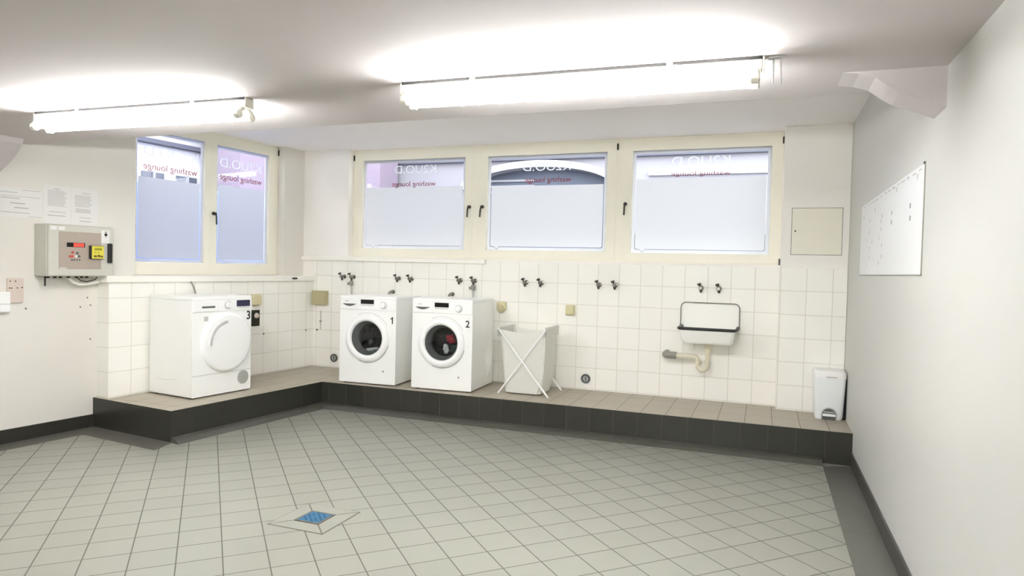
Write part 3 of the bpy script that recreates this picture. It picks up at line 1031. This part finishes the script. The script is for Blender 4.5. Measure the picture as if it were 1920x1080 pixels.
# ------------------------------------------------------------------ pipe stubs in the back wall
def wall_stub(x, lab):
    t = empty('wall_drain', (x, -0.012, 0.349), 0, lab, 'drain outlet', 'drain outlets low in the back wall')
    obj('rubber_ring', lathe([(0.027, 0.0), (0.045, 0.0), (0.046, 0.012), (0.040, 0.020), (0.027, 0.016)], (0, 0, 0), (0, -1, 0), 28, True), m_gasket, t, smooth=True)
    obj('plug', lathe([(0.0, 0.006), (0.027, 0.006), (0.027, 0.0), (0, 0)], (0, 0, 0), (0, -1, 0), 24), m_lgrey, t)
    obj('plug_bar', box(-0.004, 0.004, -0.014, -0.005, -0.02, 0.02, 0.002), m_darkmetal, t)


wall_stub(0.290, 'round dark drain outlet in the tiles left of washing machine 1')
wall_stub(3.150, 'round dark drain outlet in the tiles right of the laundry bag')


# ------------------------------------------------------------------ sink
t = empty('sink', (4.276, -0.012, 0.90), 0, 'small white enamel utility sink on the tiled back wall with a black rim', 'sink')
hw = 0.247
# basin: lofted rounded rectangles, outer then inner
bm = bmesh.new()


def loft(bm, secs, close_last=True):
    rings = []
    for x0, x1, y0, y1, r, z in secs:
        rings.append([bm.verts.new((a, b, z)) for a, b in rounded(x0, x1, y0, y1, r, 5)])
    n = len(rings[0])
    for a, b in zip(rings, rings[1:]):
        for k in range(n):
            bm.faces.new((a[k], a[(k + 1) % n], b[(k + 1) % n], b[k]))
    if close_last:
        bm.faces.new(rings[-1])
    return rings


secs = [(-0.20, 0.20, -0.275, -0.02, 0.04, -0.125), (-0.215, 0.215, -0.295, -0.01, 0.04, -0.10), (-0.232, 0.232, -0.31, -0.002, 0.035, -0.01), (-0.242, 0.242, -0.322, -0.001, 0.03, 0.0),
        (-0.238, 0.238, -0.318, -0.004, 0.03, 0.003), (-0.225, 0.225, -0.303, -0.012, 0.035, -0.006), (-0.205, 0.205, -0.285, -0.025, 0.04, -0.09), (-0.19, 0.19, -0.26, -0.04, 0.04, -0.108)]
rs = loft(bm, secs)
bm.faces.new(rs[0][::-1])
obj('basin', bm, m_enamel, t, smooth=True)
obj('back_panel', upright(plate([rounded(-hw + 0.004, hw - 0.004, 0.0, 0.208, 0.03, 6)], 0.010, 0.003), -0.008), m_enamel, t)
bm = tube([(-0.238, -0.01, 0.006), (-0.240, -0.29, 0.006), (-0.225, -0.322, 0.006), (0.225, -0.322, 0.006), (0.240, -0.29, 0.006), (0.238, -0.01, 0.006)], 0.0125, 12)
obj('rubber_rim', bm, m_black, t, smooth=True)
hp_ = [(-hw - 0.006, -0.030, 0.0)] + [(-hw - 0.006, -0.030, 0.17)] + [(-hw + 0.04 + 0.046 * math.cos(a), -0.030, 0.175 + 0.046 * math.sin(a)) for a in [PI - PI / 2 * i / 6 for i in range(7)]] \
    + [(hw - 0.04 + 0.046 * math.cos(a), -0.030, 0.175 + 0.046 * math.sin(a)) for a in [PI / 2 - PI / 2 * i / 6 for i in range(7)]] + [(hw + 0.008, -0.030, 0.0)]
wg = obj('bucket_grate', tube(hp_, 0.0042, 8), m_chrome, t, smooth=True)
bm = bmesh.new()
for sx in (-1, 1):
    add_box(bm, sx * hw - 0.014, sx * hw + 0.014, -0.045, -0.012, -0.004, 0.022, 0.004)
obj('hinge_clip', bm, m_chrome, t)
obj('bracket', box(-0.16, -0.13, -0.02, 0.0, -0.20, -0.12, 0.003), m_enamel, t)
tr = empty('drain_trap', (0, 0, 0))
tr.parent = t
obj('funnel', lathe([(0.0, -0.10), (0.045, -0.115), (0.040, -0.135), (0.022, -0.17), (0.022, -0.20), (0, -0.20)], (0.0, -0.14, 0), (0, 0, 1), 24), m_trap, tr, smooth=True)
ub = [(0.0, -0.14, -0.16), (0.0, -0.14, -0.31)] + [(-0.041 + 0.041 * math.cos(a), -0.14, -0.325 + 0.045 * math.sin(a)) for a in [0 - PI * i / 10 for i in range(11)]] + [(-0.082, -0.14, -0.275), (-0.095, -0.14, -0.258), (-0.115, -0.14, -0.253), (-0.275, -0.14, -0.253)]
obj('u_bend', tube(ub, 0.0195, 14), m_trap, tr, smooth=True)
bm = bmesh.new()
for px_, pz_ in ((0.0, -0.20), (0.0, -0.30), (-0.082, -0.30)):
    add_lathe(bm, [(0.0, -0.012), (0.026, -0.012), (0.026, 0.012), (0.0, 0.012)], (px_, -0.14, pz_), (0, 0, 1), 16)
obj('union_nut', bm, m_trap, tr)
o = obj('rubber_sleeve', tube([(-0.268, -0.14, -0.253), (-0.345, -0.14, -0.253), (-0.362, -0.13, -0.253), (-0.368, -0.11, -0.253), (-0.368, 0.0, -0.253)], 0.031, 14), m_greyp, tr, smooth=True)
o['label'] = 'grey rubber sleeve'

# ------------------------------------------------------------------ pedal bin
t = empty('pedal_bin', (5.240, -0.270, HP), math.radians(0), 'white plastic pedal bin in the right corner of the raised floor', 'bin')
bm = bmesh.new()
secs = [(-0.097, 0.097, -0.115, 0.100, 0.035, 0.0), (-0.104, 0.104, -0.122, 0.110, 0.035, 0.02), (-0.118, 0.118, -0.136, 0.118, 0.035, 0.335), (-0.118, 0.118, -0.136, 0.118, 0.035, 0.338)]
rs = loft(bm, secs)
bm.faces.new(rs[0][::-1])
obj('body', bm, m_plastic_b, t, smooth=True)
bm = bmesh.new()
secs = [(-0.121, 0.121, -0.141, 0.120, 0.035, 0.335), (-0.122, 0.122, -0.142, 0.120, 0.035, 0.372), (-0.112, 0.112, -0.132, 0.112, 0.035, 0.386), (-0.06, 0.06, -0.08, 0.07, 0.03, 0.392)]
rs = loft(bm, secs)
bm.faces.new(rs[0][::-1])
obj('lid', bm, m_plastic, t, smooth=True)
obj('lid_grip', box(-0.03, 0.05, -0.148, -0.139, 0.340, 0.348, 0.002), m_lgrey, t)
pts = [(-0.054, 0.0)] + [(-0.054, 0.045)] + [(0.0 + 0.054 * math.cos(a), 0.045 + 0.050 * math.sin(a)) for a in [PI - PI * i / 12 for i in range(13)]] + [(0.054, 0.0)]
obj('pedal_recess', upright(plate([pts], 0.012), -0.122), m_gasket, t)
obj('pedal_arch', tube([(a, -0.134, b) for a, b in [(-0.054, 0.004), (-0.054, 0.045)] + pts[2:15] + [(0.054, 0.004)]], 0.005, 8), m_lgrey, t, smooth=True)
obj('pedal', box(-0.047, 0.047, -0.160, -0.118, 0.032, 0.050, 0.006), m_plastic, t)
obj('pedal', box(-0.040, 0.040, -0.140, -0.118, 0.058, 0.066, 0.003), m_lgrey, t)
obj('side_gap_shade', box(0.090, 0.1262, -0.085, 0.112, 0.004, 0.333, 0.010), m_black, t)  # black block painted in for the shade between bin and right wall

# ------------------------------------------------------------------ folding laundry hamper
t = empty('laundry_hamper', (2.69, -0.36, HP), 0, 'white cloth laundry bag on a folding crossed frame beside washing machine 2', 'laundry hamper')
X0, X1, Y0, Y1, ZT = -0.222, 0.205, -0.19, 0.17, 0.595
FX0, FX1 = -0.225, 0.262
for y, nm in ((Y0 - 0.02, 'front'), (Y1 + 0.02, 'rear')):
    dy = 0.010 if y < 0 else -0.010
    obj('cross_bar', tube([(X0 - 0.01, y, ZT), (FX1, y - dy, 0.0)], 0.0085, 10), m_plastic, t, smooth=True)
    obj('cross_bar', tube([(X1 + 0.01, y + dy, ZT), (FX0, y + dy, 0.0)], 0.0085, 10), m_plastic, t, smooth=True)
for x, z in ((X0 - 0.008, ZT), (X1 + 0.008, ZT + 0.012)):
    obj('top_rail', tube([(x, Y0 - 0.035, z), (x, Y1 + 0.04, z)], 0.011, 10), m_plastic, t, smooth=True)
# bag: an open cloth box, belly narrowing to the floor
bm = bmesh.new()
NU, NV = 48, 14
loopf = []


def bagpt(u, v):
    # u 0..1 round, v 0 top .. 1 bottom
    k = v
    x0, x1 = X0 + 0.045 * k, X1 - 0.0 * k - 0.03 * max(0, k - 0.75) * 4
    y0, y1 = Y0 + 0.02 * math.sin(PI * k), Y1 - 0.03 * k
    rc = rounded(x0, x1, y0, y1, 0.03 + 0.09 * max(0, k - 0.7), 3)
    n = len(rc)
    f = u * n
    i = int(f) % n
    fr = f - int(f)
    a, b = rc[i], rc[(i + 1) % n]
    return a[0] + (b[0] - a[0]) * fr, a[1] + (b[1] - a[1]) * fr


for j in range(NV + 1):
    v = j / NV
    row = []
    for i in range(NU):
        u = i / NU
        x, y = bagpt(u, v)
        z = ZT - 0.012 - v * (ZT - 0.026)
        if v < 0.15:
            sag = 0.022 * (1 - v / 0.15) * max(0, 1 - (abs(x) / 0.2) ** 2)
            z -= sag
        wob = 0.006 * math.sin(u * 37 + v * 3) * math.sin(v * PI) + 0.004 * math.sin(u * 71 + v * 9)
        c = Vector((x, y, 0)).normalized()
        row.append(bm.verts.new((x + c.x * wob, y + c.y * wob, z)))
    loopf.append(row)
for a, b in zip(loopf, loopf[1:]):
    for k in range(NU):
        bm.faces.new((a[k], a[(k + 1) % NU], b[(k + 1) % NU], b[k]))
bm.faces.new(loopf[-1])
o = obj('bag', bm, m_bag, t, smooth=True)
# hems folded over the two rails
for x, z in ((X0 - 0.008, ZT), (X1 + 0.008, ZT + 0.012)):
    bm = bmesh.new()
    prof = [(-0.013, -0.075), (-0.0145, 0.0)] + [(0.0145 * math.cos(a), 0.0145 * math.sin(a)) for a in [PI - PI * i / 6 for i in range(7)]] + [(0.013, -0.075)]
    ra = [bm.verts.new((x + a, Y0 - 0.012, z + b)) for a, b in prof]
    rb = [bm.verts.new((x + a, Y1 + 0.015, z + b)) for a, b in prof]
    for k in range(len(prof) - 1):
        bm.faces.new((ra[k], ra[k + 1], rb[k + 1], rb[k]))
    obj('hem', bm, m_bag, t, smooth=True)

# ------------------------------------------------------------------ control cabinet and papers on the left wall
def lw_empty(name, s, n, z, label, cat, group=None):
    """local x: towards the back corner (right in view), y: into the wall, z up"""
    return empty(name, tuple(PA(s, n, z)), LQ, label, cat, group)


t = lw_empty('control_cabinet', 2.82, 0.03, 1.240, 'grey coin control cabinet with red display on the left wall', 'control box')
obj('enclosure', box(0, 0.507, 0.022, 0.1825, 0, 0.396, 0.008, 3), m_box, t)
dn = obj('door', box(0.003, 0.504, 0.0, 0.024, 0.003, 0.393, 0.010, 3), m_box, t)
pn = obj('front_panel', box(0.078, 0.398, -0.003, 0.002, 0.058, 0.343, 0.002), m_panel, t)
dp = obj('display', box(0.133, 0.270, -0.006, -0.002, 0.226, 0.260, 0.002), m_blackgloss, pn)
bm = text_bm('8888', 0.034, 0.001, False, 0.078)
upright(bm, -0.0068)
bmesh.ops.translate(bm, vec=(0.222, 0, 0.243), verts=bm.verts)
merge(bm, box(0.182, 0.262, -0.0064, -0.0058, 0.229, 0.257))
obj('display_digits', bm, m_redled, pn)
rd = obj('card_reader', box(0.300, 0.403, -0.030, 0.0, 0.138, 0.244, 0.004), m_black, t)
fc = obj('face_sticker', box(0.308, 0.402, -0.0315, -0.0295, 0.141, 0.241, 0.001), m_yellow, rd)
m_olive = mat('olive_print', srgb(150, 150, 30), 0.6)
m_brown = mat('brown_print', srgb(96, 80, 30), 0.6)
bm = box(0.328, 0.386, -0.0326, -0.0312, 0.206, 0.226, 0.0004)
add_box(bm, 0.325, 0.340, -0.0326, -0.0312, 0.186, 0.192)
add_box(bm, 0.350, 0.366, -0.0326, -0.0312, 0.186, 0.192)
obj('print', bm, m_olive, rd)
bm = box(0.322, 0.346, -0.0326, -0.0312, 0.152, 0.168, 0.0004)
add_box(bm, 0.352, 0.372, -0.0326, -0.0312, 0.154, 0.172)
add_box(bm, 0.374, 0.394, -0.0326, -0.0312, 0.152, 0.166)
obj('print', bm, m_brown, rd)
for (x, z, mm) in ((0.178, 0.185, m_red), (0.212, 0.180, m_gasket), (0.160, 0.155, m_red), (0.176, 0.155, m_red), (0.202, 0.155, m_enamel), (0.226, 0.156, m_gasket), (0.172, 0.128, m_gasket), (0.190, 0.128, m_gasket), (0.210, 0.128, m_gasket), (0.230, 0.128, m_gasket)):
    r = 0.010 if z > 0.14 else 0.006
    obj('button', lathe([(0, 0.006), (r * 0.8, 0.006), (r, 0.0), (0, 0)], (x, -0.003, z), (0, -1, 0), 14), mm, pn)
hd = obj('latch_handle', box(0.446, 0.482, -0.022, 0.0, 0.108, 0.266, 0.008, 3), m_black, t)
obj('notice_sticker', upright(plate([rounded(0.398, 0.466, 0.268, 0.368, 0.004, 2)], 0.001), -0.0012), m_paper, t)
bm = lathe([(0, 0.001), (0.012, 0.001), (0.012, 0.0), (0, 0)], (0.435, -0.0016, 0.335), (0, -1, 0), 16)
add_box(bm, 0.425, 0.446, -0.0026, -0.0014, 0.352, 0.357)
add_box(bm, 0.428, 0.440, -0.0026, -0.0014, 0.316, 0.320)
obj('print', bm, m_ink, t)
for x in (0.018, 0.075):
    obj('notice_sticker', upright(plate([rounded(x, x + 0.045, 0.352, 0.380, 0.003, 2)], 0.001), -0.0012), m_paper, t)
obj('name_plate', box(0.080, 0.135, -0.0042, -0.0025, 0.058, 0.070), m_lgrey, pn)
for k, x in enumerate((0.05, 0.10, 0.14, 0.20, 0.26, 0.30, 0.34)):
    obj('cable_gland', lathe([(0, 0), (0.012, 0), (0.012, -0.014), (0, -0.014)], (x, 0.09, 0.0), (0, 0, 1), 12), m_black, t)
obj('cable_end', tube([(0.03, 0.09, 0.002), (0.03, 0.09, -0.075)], 0.006, 8), m_black, t)
o = obj('cable', tube([PA(2.62, -0.06, 1.230), PA(2.58, -0.075, 1.195), PA(2.52, -0.09, 1.175), PA(2.45, -0.095, 1.178), PA(2.36, -0.09, 1.198)], 0.014, 10, [0.006, 0.010, 0.013, 0.015, 0.016]), m_sill, None, smooth=True)
tag(o, 'white cable looping from under the grey control cabinet to the sill', 'cable')
o = obj('cable', tube([PA(2.56, -0.05, 1.230), PA(2.53, -0.055, 1.205), PA(2.48, -0.06, 1.196), PA(2.42, -0.055, 1.212), PA(2.40, -0.05, 1.232)], 0.004, 8), m_black, None, smooth=True)
tag(o, 'thin black cable sagging under the grey control cabinet', 'cable')


def paper(s0, s1, z0, z1, lines, label, seed, cat='notice', curl=0.0):
    t = lw_empty('paper_notice', s1, -0.153, z0, label, cat, 'papers pinned on the left wall')
    w_, h_ = s1 - s0, z1 - z0
    bm = bmesh.new()
    n = 8
    ra, rb = [], []
    for i in range(n + 1):
        x = w_ * i / n
        y = -0.0015 - curl * math.sin(PI * i / n)
        ra.append(bm.verts.new((x, y, 0)))
        rb.append(bm.verts.new((x, y, h_)))
    for i in range(n):
        bm.faces.new((ra[i], ra[i + 1], rb[i + 1], rb[i]))
    g = bmesh.ops.extrude_face_region(bm, geom=bm.faces[:])
    bmesh.ops.translate(bm, vec=(0, 0.0008, 0), verts=[v for v in g['geom'] if isinstance(v, bmesh.types.BMVert)])
    obj('sheet', bm, m_paper, t)
    rnd = random.Random(seed)
    bm = bmesh.new()
    for (fx0, fx1, fz, fh) in lines:
        add_box(bm, w_ * fx0, w_ * fx1, -0.0024 - curl, -0.0016 - curl * 0.6, h_ * fz, h_ * fz + fh)
    obj('print', bm, m_print, t)
    return t


def para(f0, f1, z0, z1, n, seed):
    rnd = random.Random(seed)
    return [(f0, f1 - rnd.uniform(0, 0.12), z0 + (z1 - z0) * i / max(1, n - 1), 0.0035) for i in range(n)]


paper(2.553, 2.755, 1.645, 1.940, [(0.35, 0.6, 0.90, 0.006)] + para(0.15, 0.85, 0.46, 0.86, 16, 1) + [(0.2, 0.8, 0.30, 0.006), (0.15, 0.8, 0.20, 0.008)], 'white A4 notice above the grey control cabinet, left of the two sheets', 3)
paper(2.342, 2.547, 1.645, 1.940, [(0.4, 0.7, 0.86, 0.006)] + para(0.12, 0.8, 0.5, 0.8, 12, 2) + para(0.15, 0.82, 0.34, 0.44, 6, 5) + [(0.3, 0.75, 0.10, 0.008), (0.3, 0.75, 0.2, 0.005)], 'white A4 notice above the grey control cabinet, right of the two sheets', 4)
paper(2.765, 3.075, 1.675, 1.892, [(0.08, 0.45, 0.82, 0.005), (0.55, 0.98, 0.93, 0.004), (0.1, 0.5, 0.62, 0.008), (0.3, 0.62, 0.45, 0.010), (0.38, 0.7, 0.30, 0.010), (0.05, 0.72, 0.14, 0.006), (0.7, 0.99, 0.03, 0.004), (0.1, 0.95, 0.70, 0.004)], 'white landscape sheet at the left edge of the picture', 5)

# pale junction plate with screws, white box at the picture's left edge
t = lw_empty('junction_plate', 3.005, -0.153, 1.042, 'pale pink blank plate with screws on the left wall', 'cover plate')
obj('plate', upright(plate([rounded(0.0, 0.106, 0.0, 0.178, 0.008, 3)], 0.014, 0.002), -0.008), m_pink, t)
for x, z in ((0.016, 0.158), (0.052, 0.158), (0.012, 0.108), (0.026, 0.107), (0.064, 0.108), (0.096, 0.110)):
    obj('screw', lathe([(0, 0.003), (0.005, 0.002), (0.005, 0), (0, 0)], (x, -0.016, z), (0, -1, 0), 10), m_darkmetal, t)
t = lw_empty('cable_box', 3.11, -0.153, 0.972, 'white box cut by the left edge of the picture, beside the pale pink plate', 'junction box')
obj('body', box(0, 0.112, -0.045, 0, 0, 0.15, 0.008, 3), m_plastic, t)
obj('lid_seam', box(0.004, 0.108, -0.0465, -0.044, 0.06, 0.064), m_lgrey, t)

# screw holes left in the plaster
HL = [(2.417, 1.063), (2.473, 0.989), (2.392, 1.001), (2.392, 0.724), (2.874, 0.993)]
HLAB = ['small dark screw hole in the left wall, top one of the three below the cabinet', 'small dark screw hole in the left wall, left one of the three below the cabinet', 'small dark screw hole in the left wall, right one of the three beside the tiles',
        'small dark screw hole low in the left wall beside the tiles', 'small dark screw hole in the left wall right of the pale pink plate']
for (s, z), lab in zip(HL, HLAB):
    o = obj('screw_anchor', lathe([(0, 0.0015), (0.006, 0.0015), (0.007, 0), (0, 0)], (0, 0, 0), (0, -1, 0), 12), m_hole, None, tuple(PA(s, -0.153, z)), (0, 0, LQ))
    tag(o, lab, 'screw hole', 'screw holes in the left wall')


# ------------------------------------------------------------------ sockets
t = lw_empty('wall_socket', 0.90, 0.0, 0.955, 'beige surface socket box beside the dryer, below the left window', 'socket')
obj('box', box(0, 0.115, -0.045, 0, 0.0, 0.106, 0.010, 3), m_beige, t)
obj('cable_entry', box(0.03, 0.085, -0.038, -0.006, -0.012, 0.004, 0.004), m_khaki, t)
t = lw_empty('switch_plate', 0.885, 0.0, 0.740, 'dark metal switch plate with a pale knob right of dryer number 3', 'switch')
obj('plate', box(0, 0.102, -0.012, 0, 0, 0.162, 0.003), m_darkmetal, t)
obj('knob', lathe([(0, 0.022), (0.020, 0.020), (0.027, 0.010), (0.029, 0.0), (0, 0)], (0.058, -0.012, 0.105), (0, -1, 0), 24), m_pink, t, smooth=True)
for s, z, lab in ((0.718, 0.652, 'dark screw hole in the tiles right of the dryer'), (0.121, 0.648, 'dark screw hole in the left wall tiles near the corner')):
    o = obj('screw_anchor', lathe([(0, 0.002), (0.009, 0.002), (0.010, 0), (0, 0)], (0, 0, 0), (0, -1, 0), 12), m_hole, None, tuple(PA(s, 0.0, z)), (0, 0, LQ))
    tag(o, lab, 'screw hole', 'screw holes in the tiles')
o = obj('screw_anchor', lathe([(0, 0.002), (0.011, 0.002), (0.012, 0), (0, 0)], (0.054, -0.012, 0.648), (0, -1, 0), 12), m_hole)
tag(o, 'dark screw hole in the back wall tiles below the khaki junction box', 'screw hole', 'screw holes in the tiles')

t = empty('junction_box', (0.012, -0.012, 0.930), 0, 'khaki junction box in the back corner of the room', 'junction box')
obj('box', box(0, 0.188, -0.055, 0, 0, 0.158, 0.006, 3), m_khaki, t)
obj('lid', box(0.006, 0.182, -0.062, -0.054, 0.006, 0.152, 0.005), m_khaki, t)
obj('cable', tube([(0.02, -0.03, 0.004), (0.02, -0.035, -0.03), (0.012, -0.03, -0.06)], 0.006, 8), m_sill, t)
t = empty('cable_clip', (0.103, -0.012, 0.655), 0, 'thin grey cable running down the tiles below the khaki junction box', 'cable')
obj('cable', tube([(0, -0.006, 0.21), (0.001, -0.006, 0.1), (0, -0.006, 0.0)], 0.005, 8), m_lgrey, t)
obj('clip', box(-0.012, 0.012, -0.012, 0, 0.085, 0.10, 0.002), m_greyp, t)

t = empty('wall_socket', (2.222, -0.012, 0.953), 0, 'beige socket with a plug, on the tiles just right of washing machine 2', 'socket')
obj('box', box(0, 0.098, -0.035, 0, 0.018, 0.098, 0.012, 3), m_beige, t)
obj('plug', lathe([(0, 0.045), (0.020, 0.045), (0.034, 0.03), (0.040, 0.0), (0, 0)], (0.049, -0.02, 0.032), (0.0, -1, -0.35), 24), m_beige, t, smooth=True)
t = empty('wall_socket', (2.938, -0.012, 0.950), 0, 'square beige socket with flap lid on the tiles above the laundry bag', 'socket')
obj('box', box(0, 0.088, -0.035, 0, 0.0, 0.100, 0.008, 3), m_beige, t)
obj('flap', box(0.008, 0.080, -0.041, -0.034, 0.012, 0.094, 0.004), m_beige, t)
obj('shadow_gap', box(0.008, 0.080, -0.038, -0.034, 0.006, 0.011), m_khaki, t)

# black clip lying on the sill's front edge
o = obj('clip', box(-0.03, 0.03, -0.012, 0.012, -0.008, 0.008, 0.004), m_black, None, tuple(PA(0.335, 0.035, 1.222)), (0, 0, LQ))
tag(o, 'small black clip on the front edge of the left window sill', 'clip')

# ------------------------------------------------------------------ access hatch on the pillar
t = empty('access_hatch', (4.919, -0.1247, 1.555), 0, 'square cream access hatch on the pillar right of the windows', 'access hatch')
bm = plate([[(-0.012, -0.010), (0.410, -0.010), (0.410, 0.415), (-0.012, 0.415)], [(0.003, 0.005), (0.003, 0.400), (0.395, 0.400), (0.395, 0.005)]], 0.008)
obj('frame', upright(bm, -0.004), m_wall, t)
obj('gap', box(0.003, 0.395, -0.002, 0.0, 0.005, 0.400), m_gasket, t)
obj('door', box(0.007, 0.391, -0.0075, -0.002, 0.009, 0.396, 0.001), mat('cream_hatch_paint', srgb(244, 241, 226), 0.5, var=0.01), t)
obj('lock', lathe([(0, 0.004), (0.006, 0.003), (0.007, 0), (0, 0)], (0.034, -0.0075, 0.205), (0, -1, 0), 14), m_darkmetal, t)

# ------------------------------------------------------------------ planning board on the right wall (local x: along -Y ... towards the back)
t = empty('wall_chart', (XC, 0, 0), 0, 'large white planning chart with dashes on the right wall', 'chart')
obj('sheet', box(-0.003, 0, -2.922, -0.865, 1.402, 1.890, 0.001), m_board, t)
obj('edge_strip', box(-0.0045, 0, -2.927, -2.921, 1.398, 1.893), m_greyp, t)
obj('edge_strip', box(-0.0045, 0, -2.927, -0.865, 1.397, 1.402), m_greyp, t)
obj('hook', box(-0.008, 0.0, -2.926, -2.91, 1.884, 1.894), m_darkmetal, t)
MK = [(-2.126, 1.74, 1), (-2.127, 1.688, 1), (-2.631, 1.73, 1), (-2.638, 1.67, 1), (-1.299, 1.757, 0), (-1.294, 1.679, 0), (-1.225, 1.631, 0), (-1.428, 1.614, 0), (-1.338, 1.575, 0), (-1.323, 1.514, 0), (-1.242, 1.468, 0), (-1.798, 1.747, 0), (-1.77, 1.721, 0), (-1.79, 1.674, 0), (-1.704, 1.626, 0), (-1.818, 1.578, 0), (-1.831, 1.508, 0), (-1.731, 1.47, 0), (-1.002, 1.8, 0), (-1.516, 1.807, 0), (-2.26, 1.85, 0), (-2.775, 1.848, 0)]
bm, bm2 = bmesh.new(), bmesh.new()
for y, z, k in MK:
    add_box(bm2 if k else bm, -0.0040, -0.0028, y - 0.012, y + 0.012, z - 0.012, z + 0.012)
rnd = random.Random(3)
yy = -2.85
while yy < -0.95:
    wd = rnd.uniform(0.03, 0.10)
    add_box(bm, -0.0040, -0.0028, yy, yy + wd, 1.868 + rnd.uniform(-0.003, 0.003), 1.868 + rnd.uniform(0.004, 0.009))
    yy += wd + rnd.uniform(0.02, 0.10)
obj('print', bm, m_print, t)
o = obj('print', bm2, m_printd, t)

# ------------------------------------------------------------------ floor drain
t = empty('floor_drain', (2.480, -3.268, 0.0), 0, 'square blue floor drain grate set in grey tiles', 'floor drain')
ro, ri = 0.171, 0.078
sq = lambda r: [(-r, -r), (r, -r), (r, r), (-r, r)]
so, si = sq(ro), sq(ri)
for k in range(4):
    a, b2, c2, d2 = Vector(so[k]), Vector(so[(k + 1) % 4]), Vector(si[(k + 1) % 4]), Vector(si[k])
    cen = (a + b2 + c2 + d2) / 4
    pts = [(cen + (p - cen) * 0.955) for p in (a, b2, c2, d2)]
    obj('collar_tile', add_prism(bmesh.new(), [(p.x, p.y, 0.0) for p in pts], (0, 0, 0.0032)), m_collar, t)
obj('joint', add_prism(bmesh.new(), [(x, y, 0.0) for x, y in sq(ro + 0.003)], (0, 0, 0.0018)), mat('drain_joint_grout', srgb(108, 104, 94), 0.8), t)
rim = plate([sq(0.077), [p for p in sq(0.064)][::-1]], 0.004)
bmesh.ops.translate(rim, vec=(0, 0, 0.004), verts=rim.verts)
obj('rim', rim, m_chrome, t)
obj('well', add_prism(bmesh.new(), [(x, y, 0.0019) for x, y in sq(0.066)], (0, 0, 0.0008)), m_bluedark, t)
holes = []
for i in range(7):
    for j in range(7):
        cx_, cy_ = (i - 3) * 0.0175, (j - 3) * 0.0175
        if 0.024 < math.hypot(cx_, cy_) < 0.066 and (i + j) % 2 == 0:
            holes.append([(cx_ + 0.0062 * math.cos(2 * PI * k / 8), cy_ + 0.0062 * math.sin(2 * PI * k / 8)) for k in range(8)][::-1])
g = plate([sq(0.0635)] + holes, 0.003)
bmesh.ops.translate(g, vec=(0, 0, 0.0045), verts=g.verts)
obj('grate', g, m_blue, t)
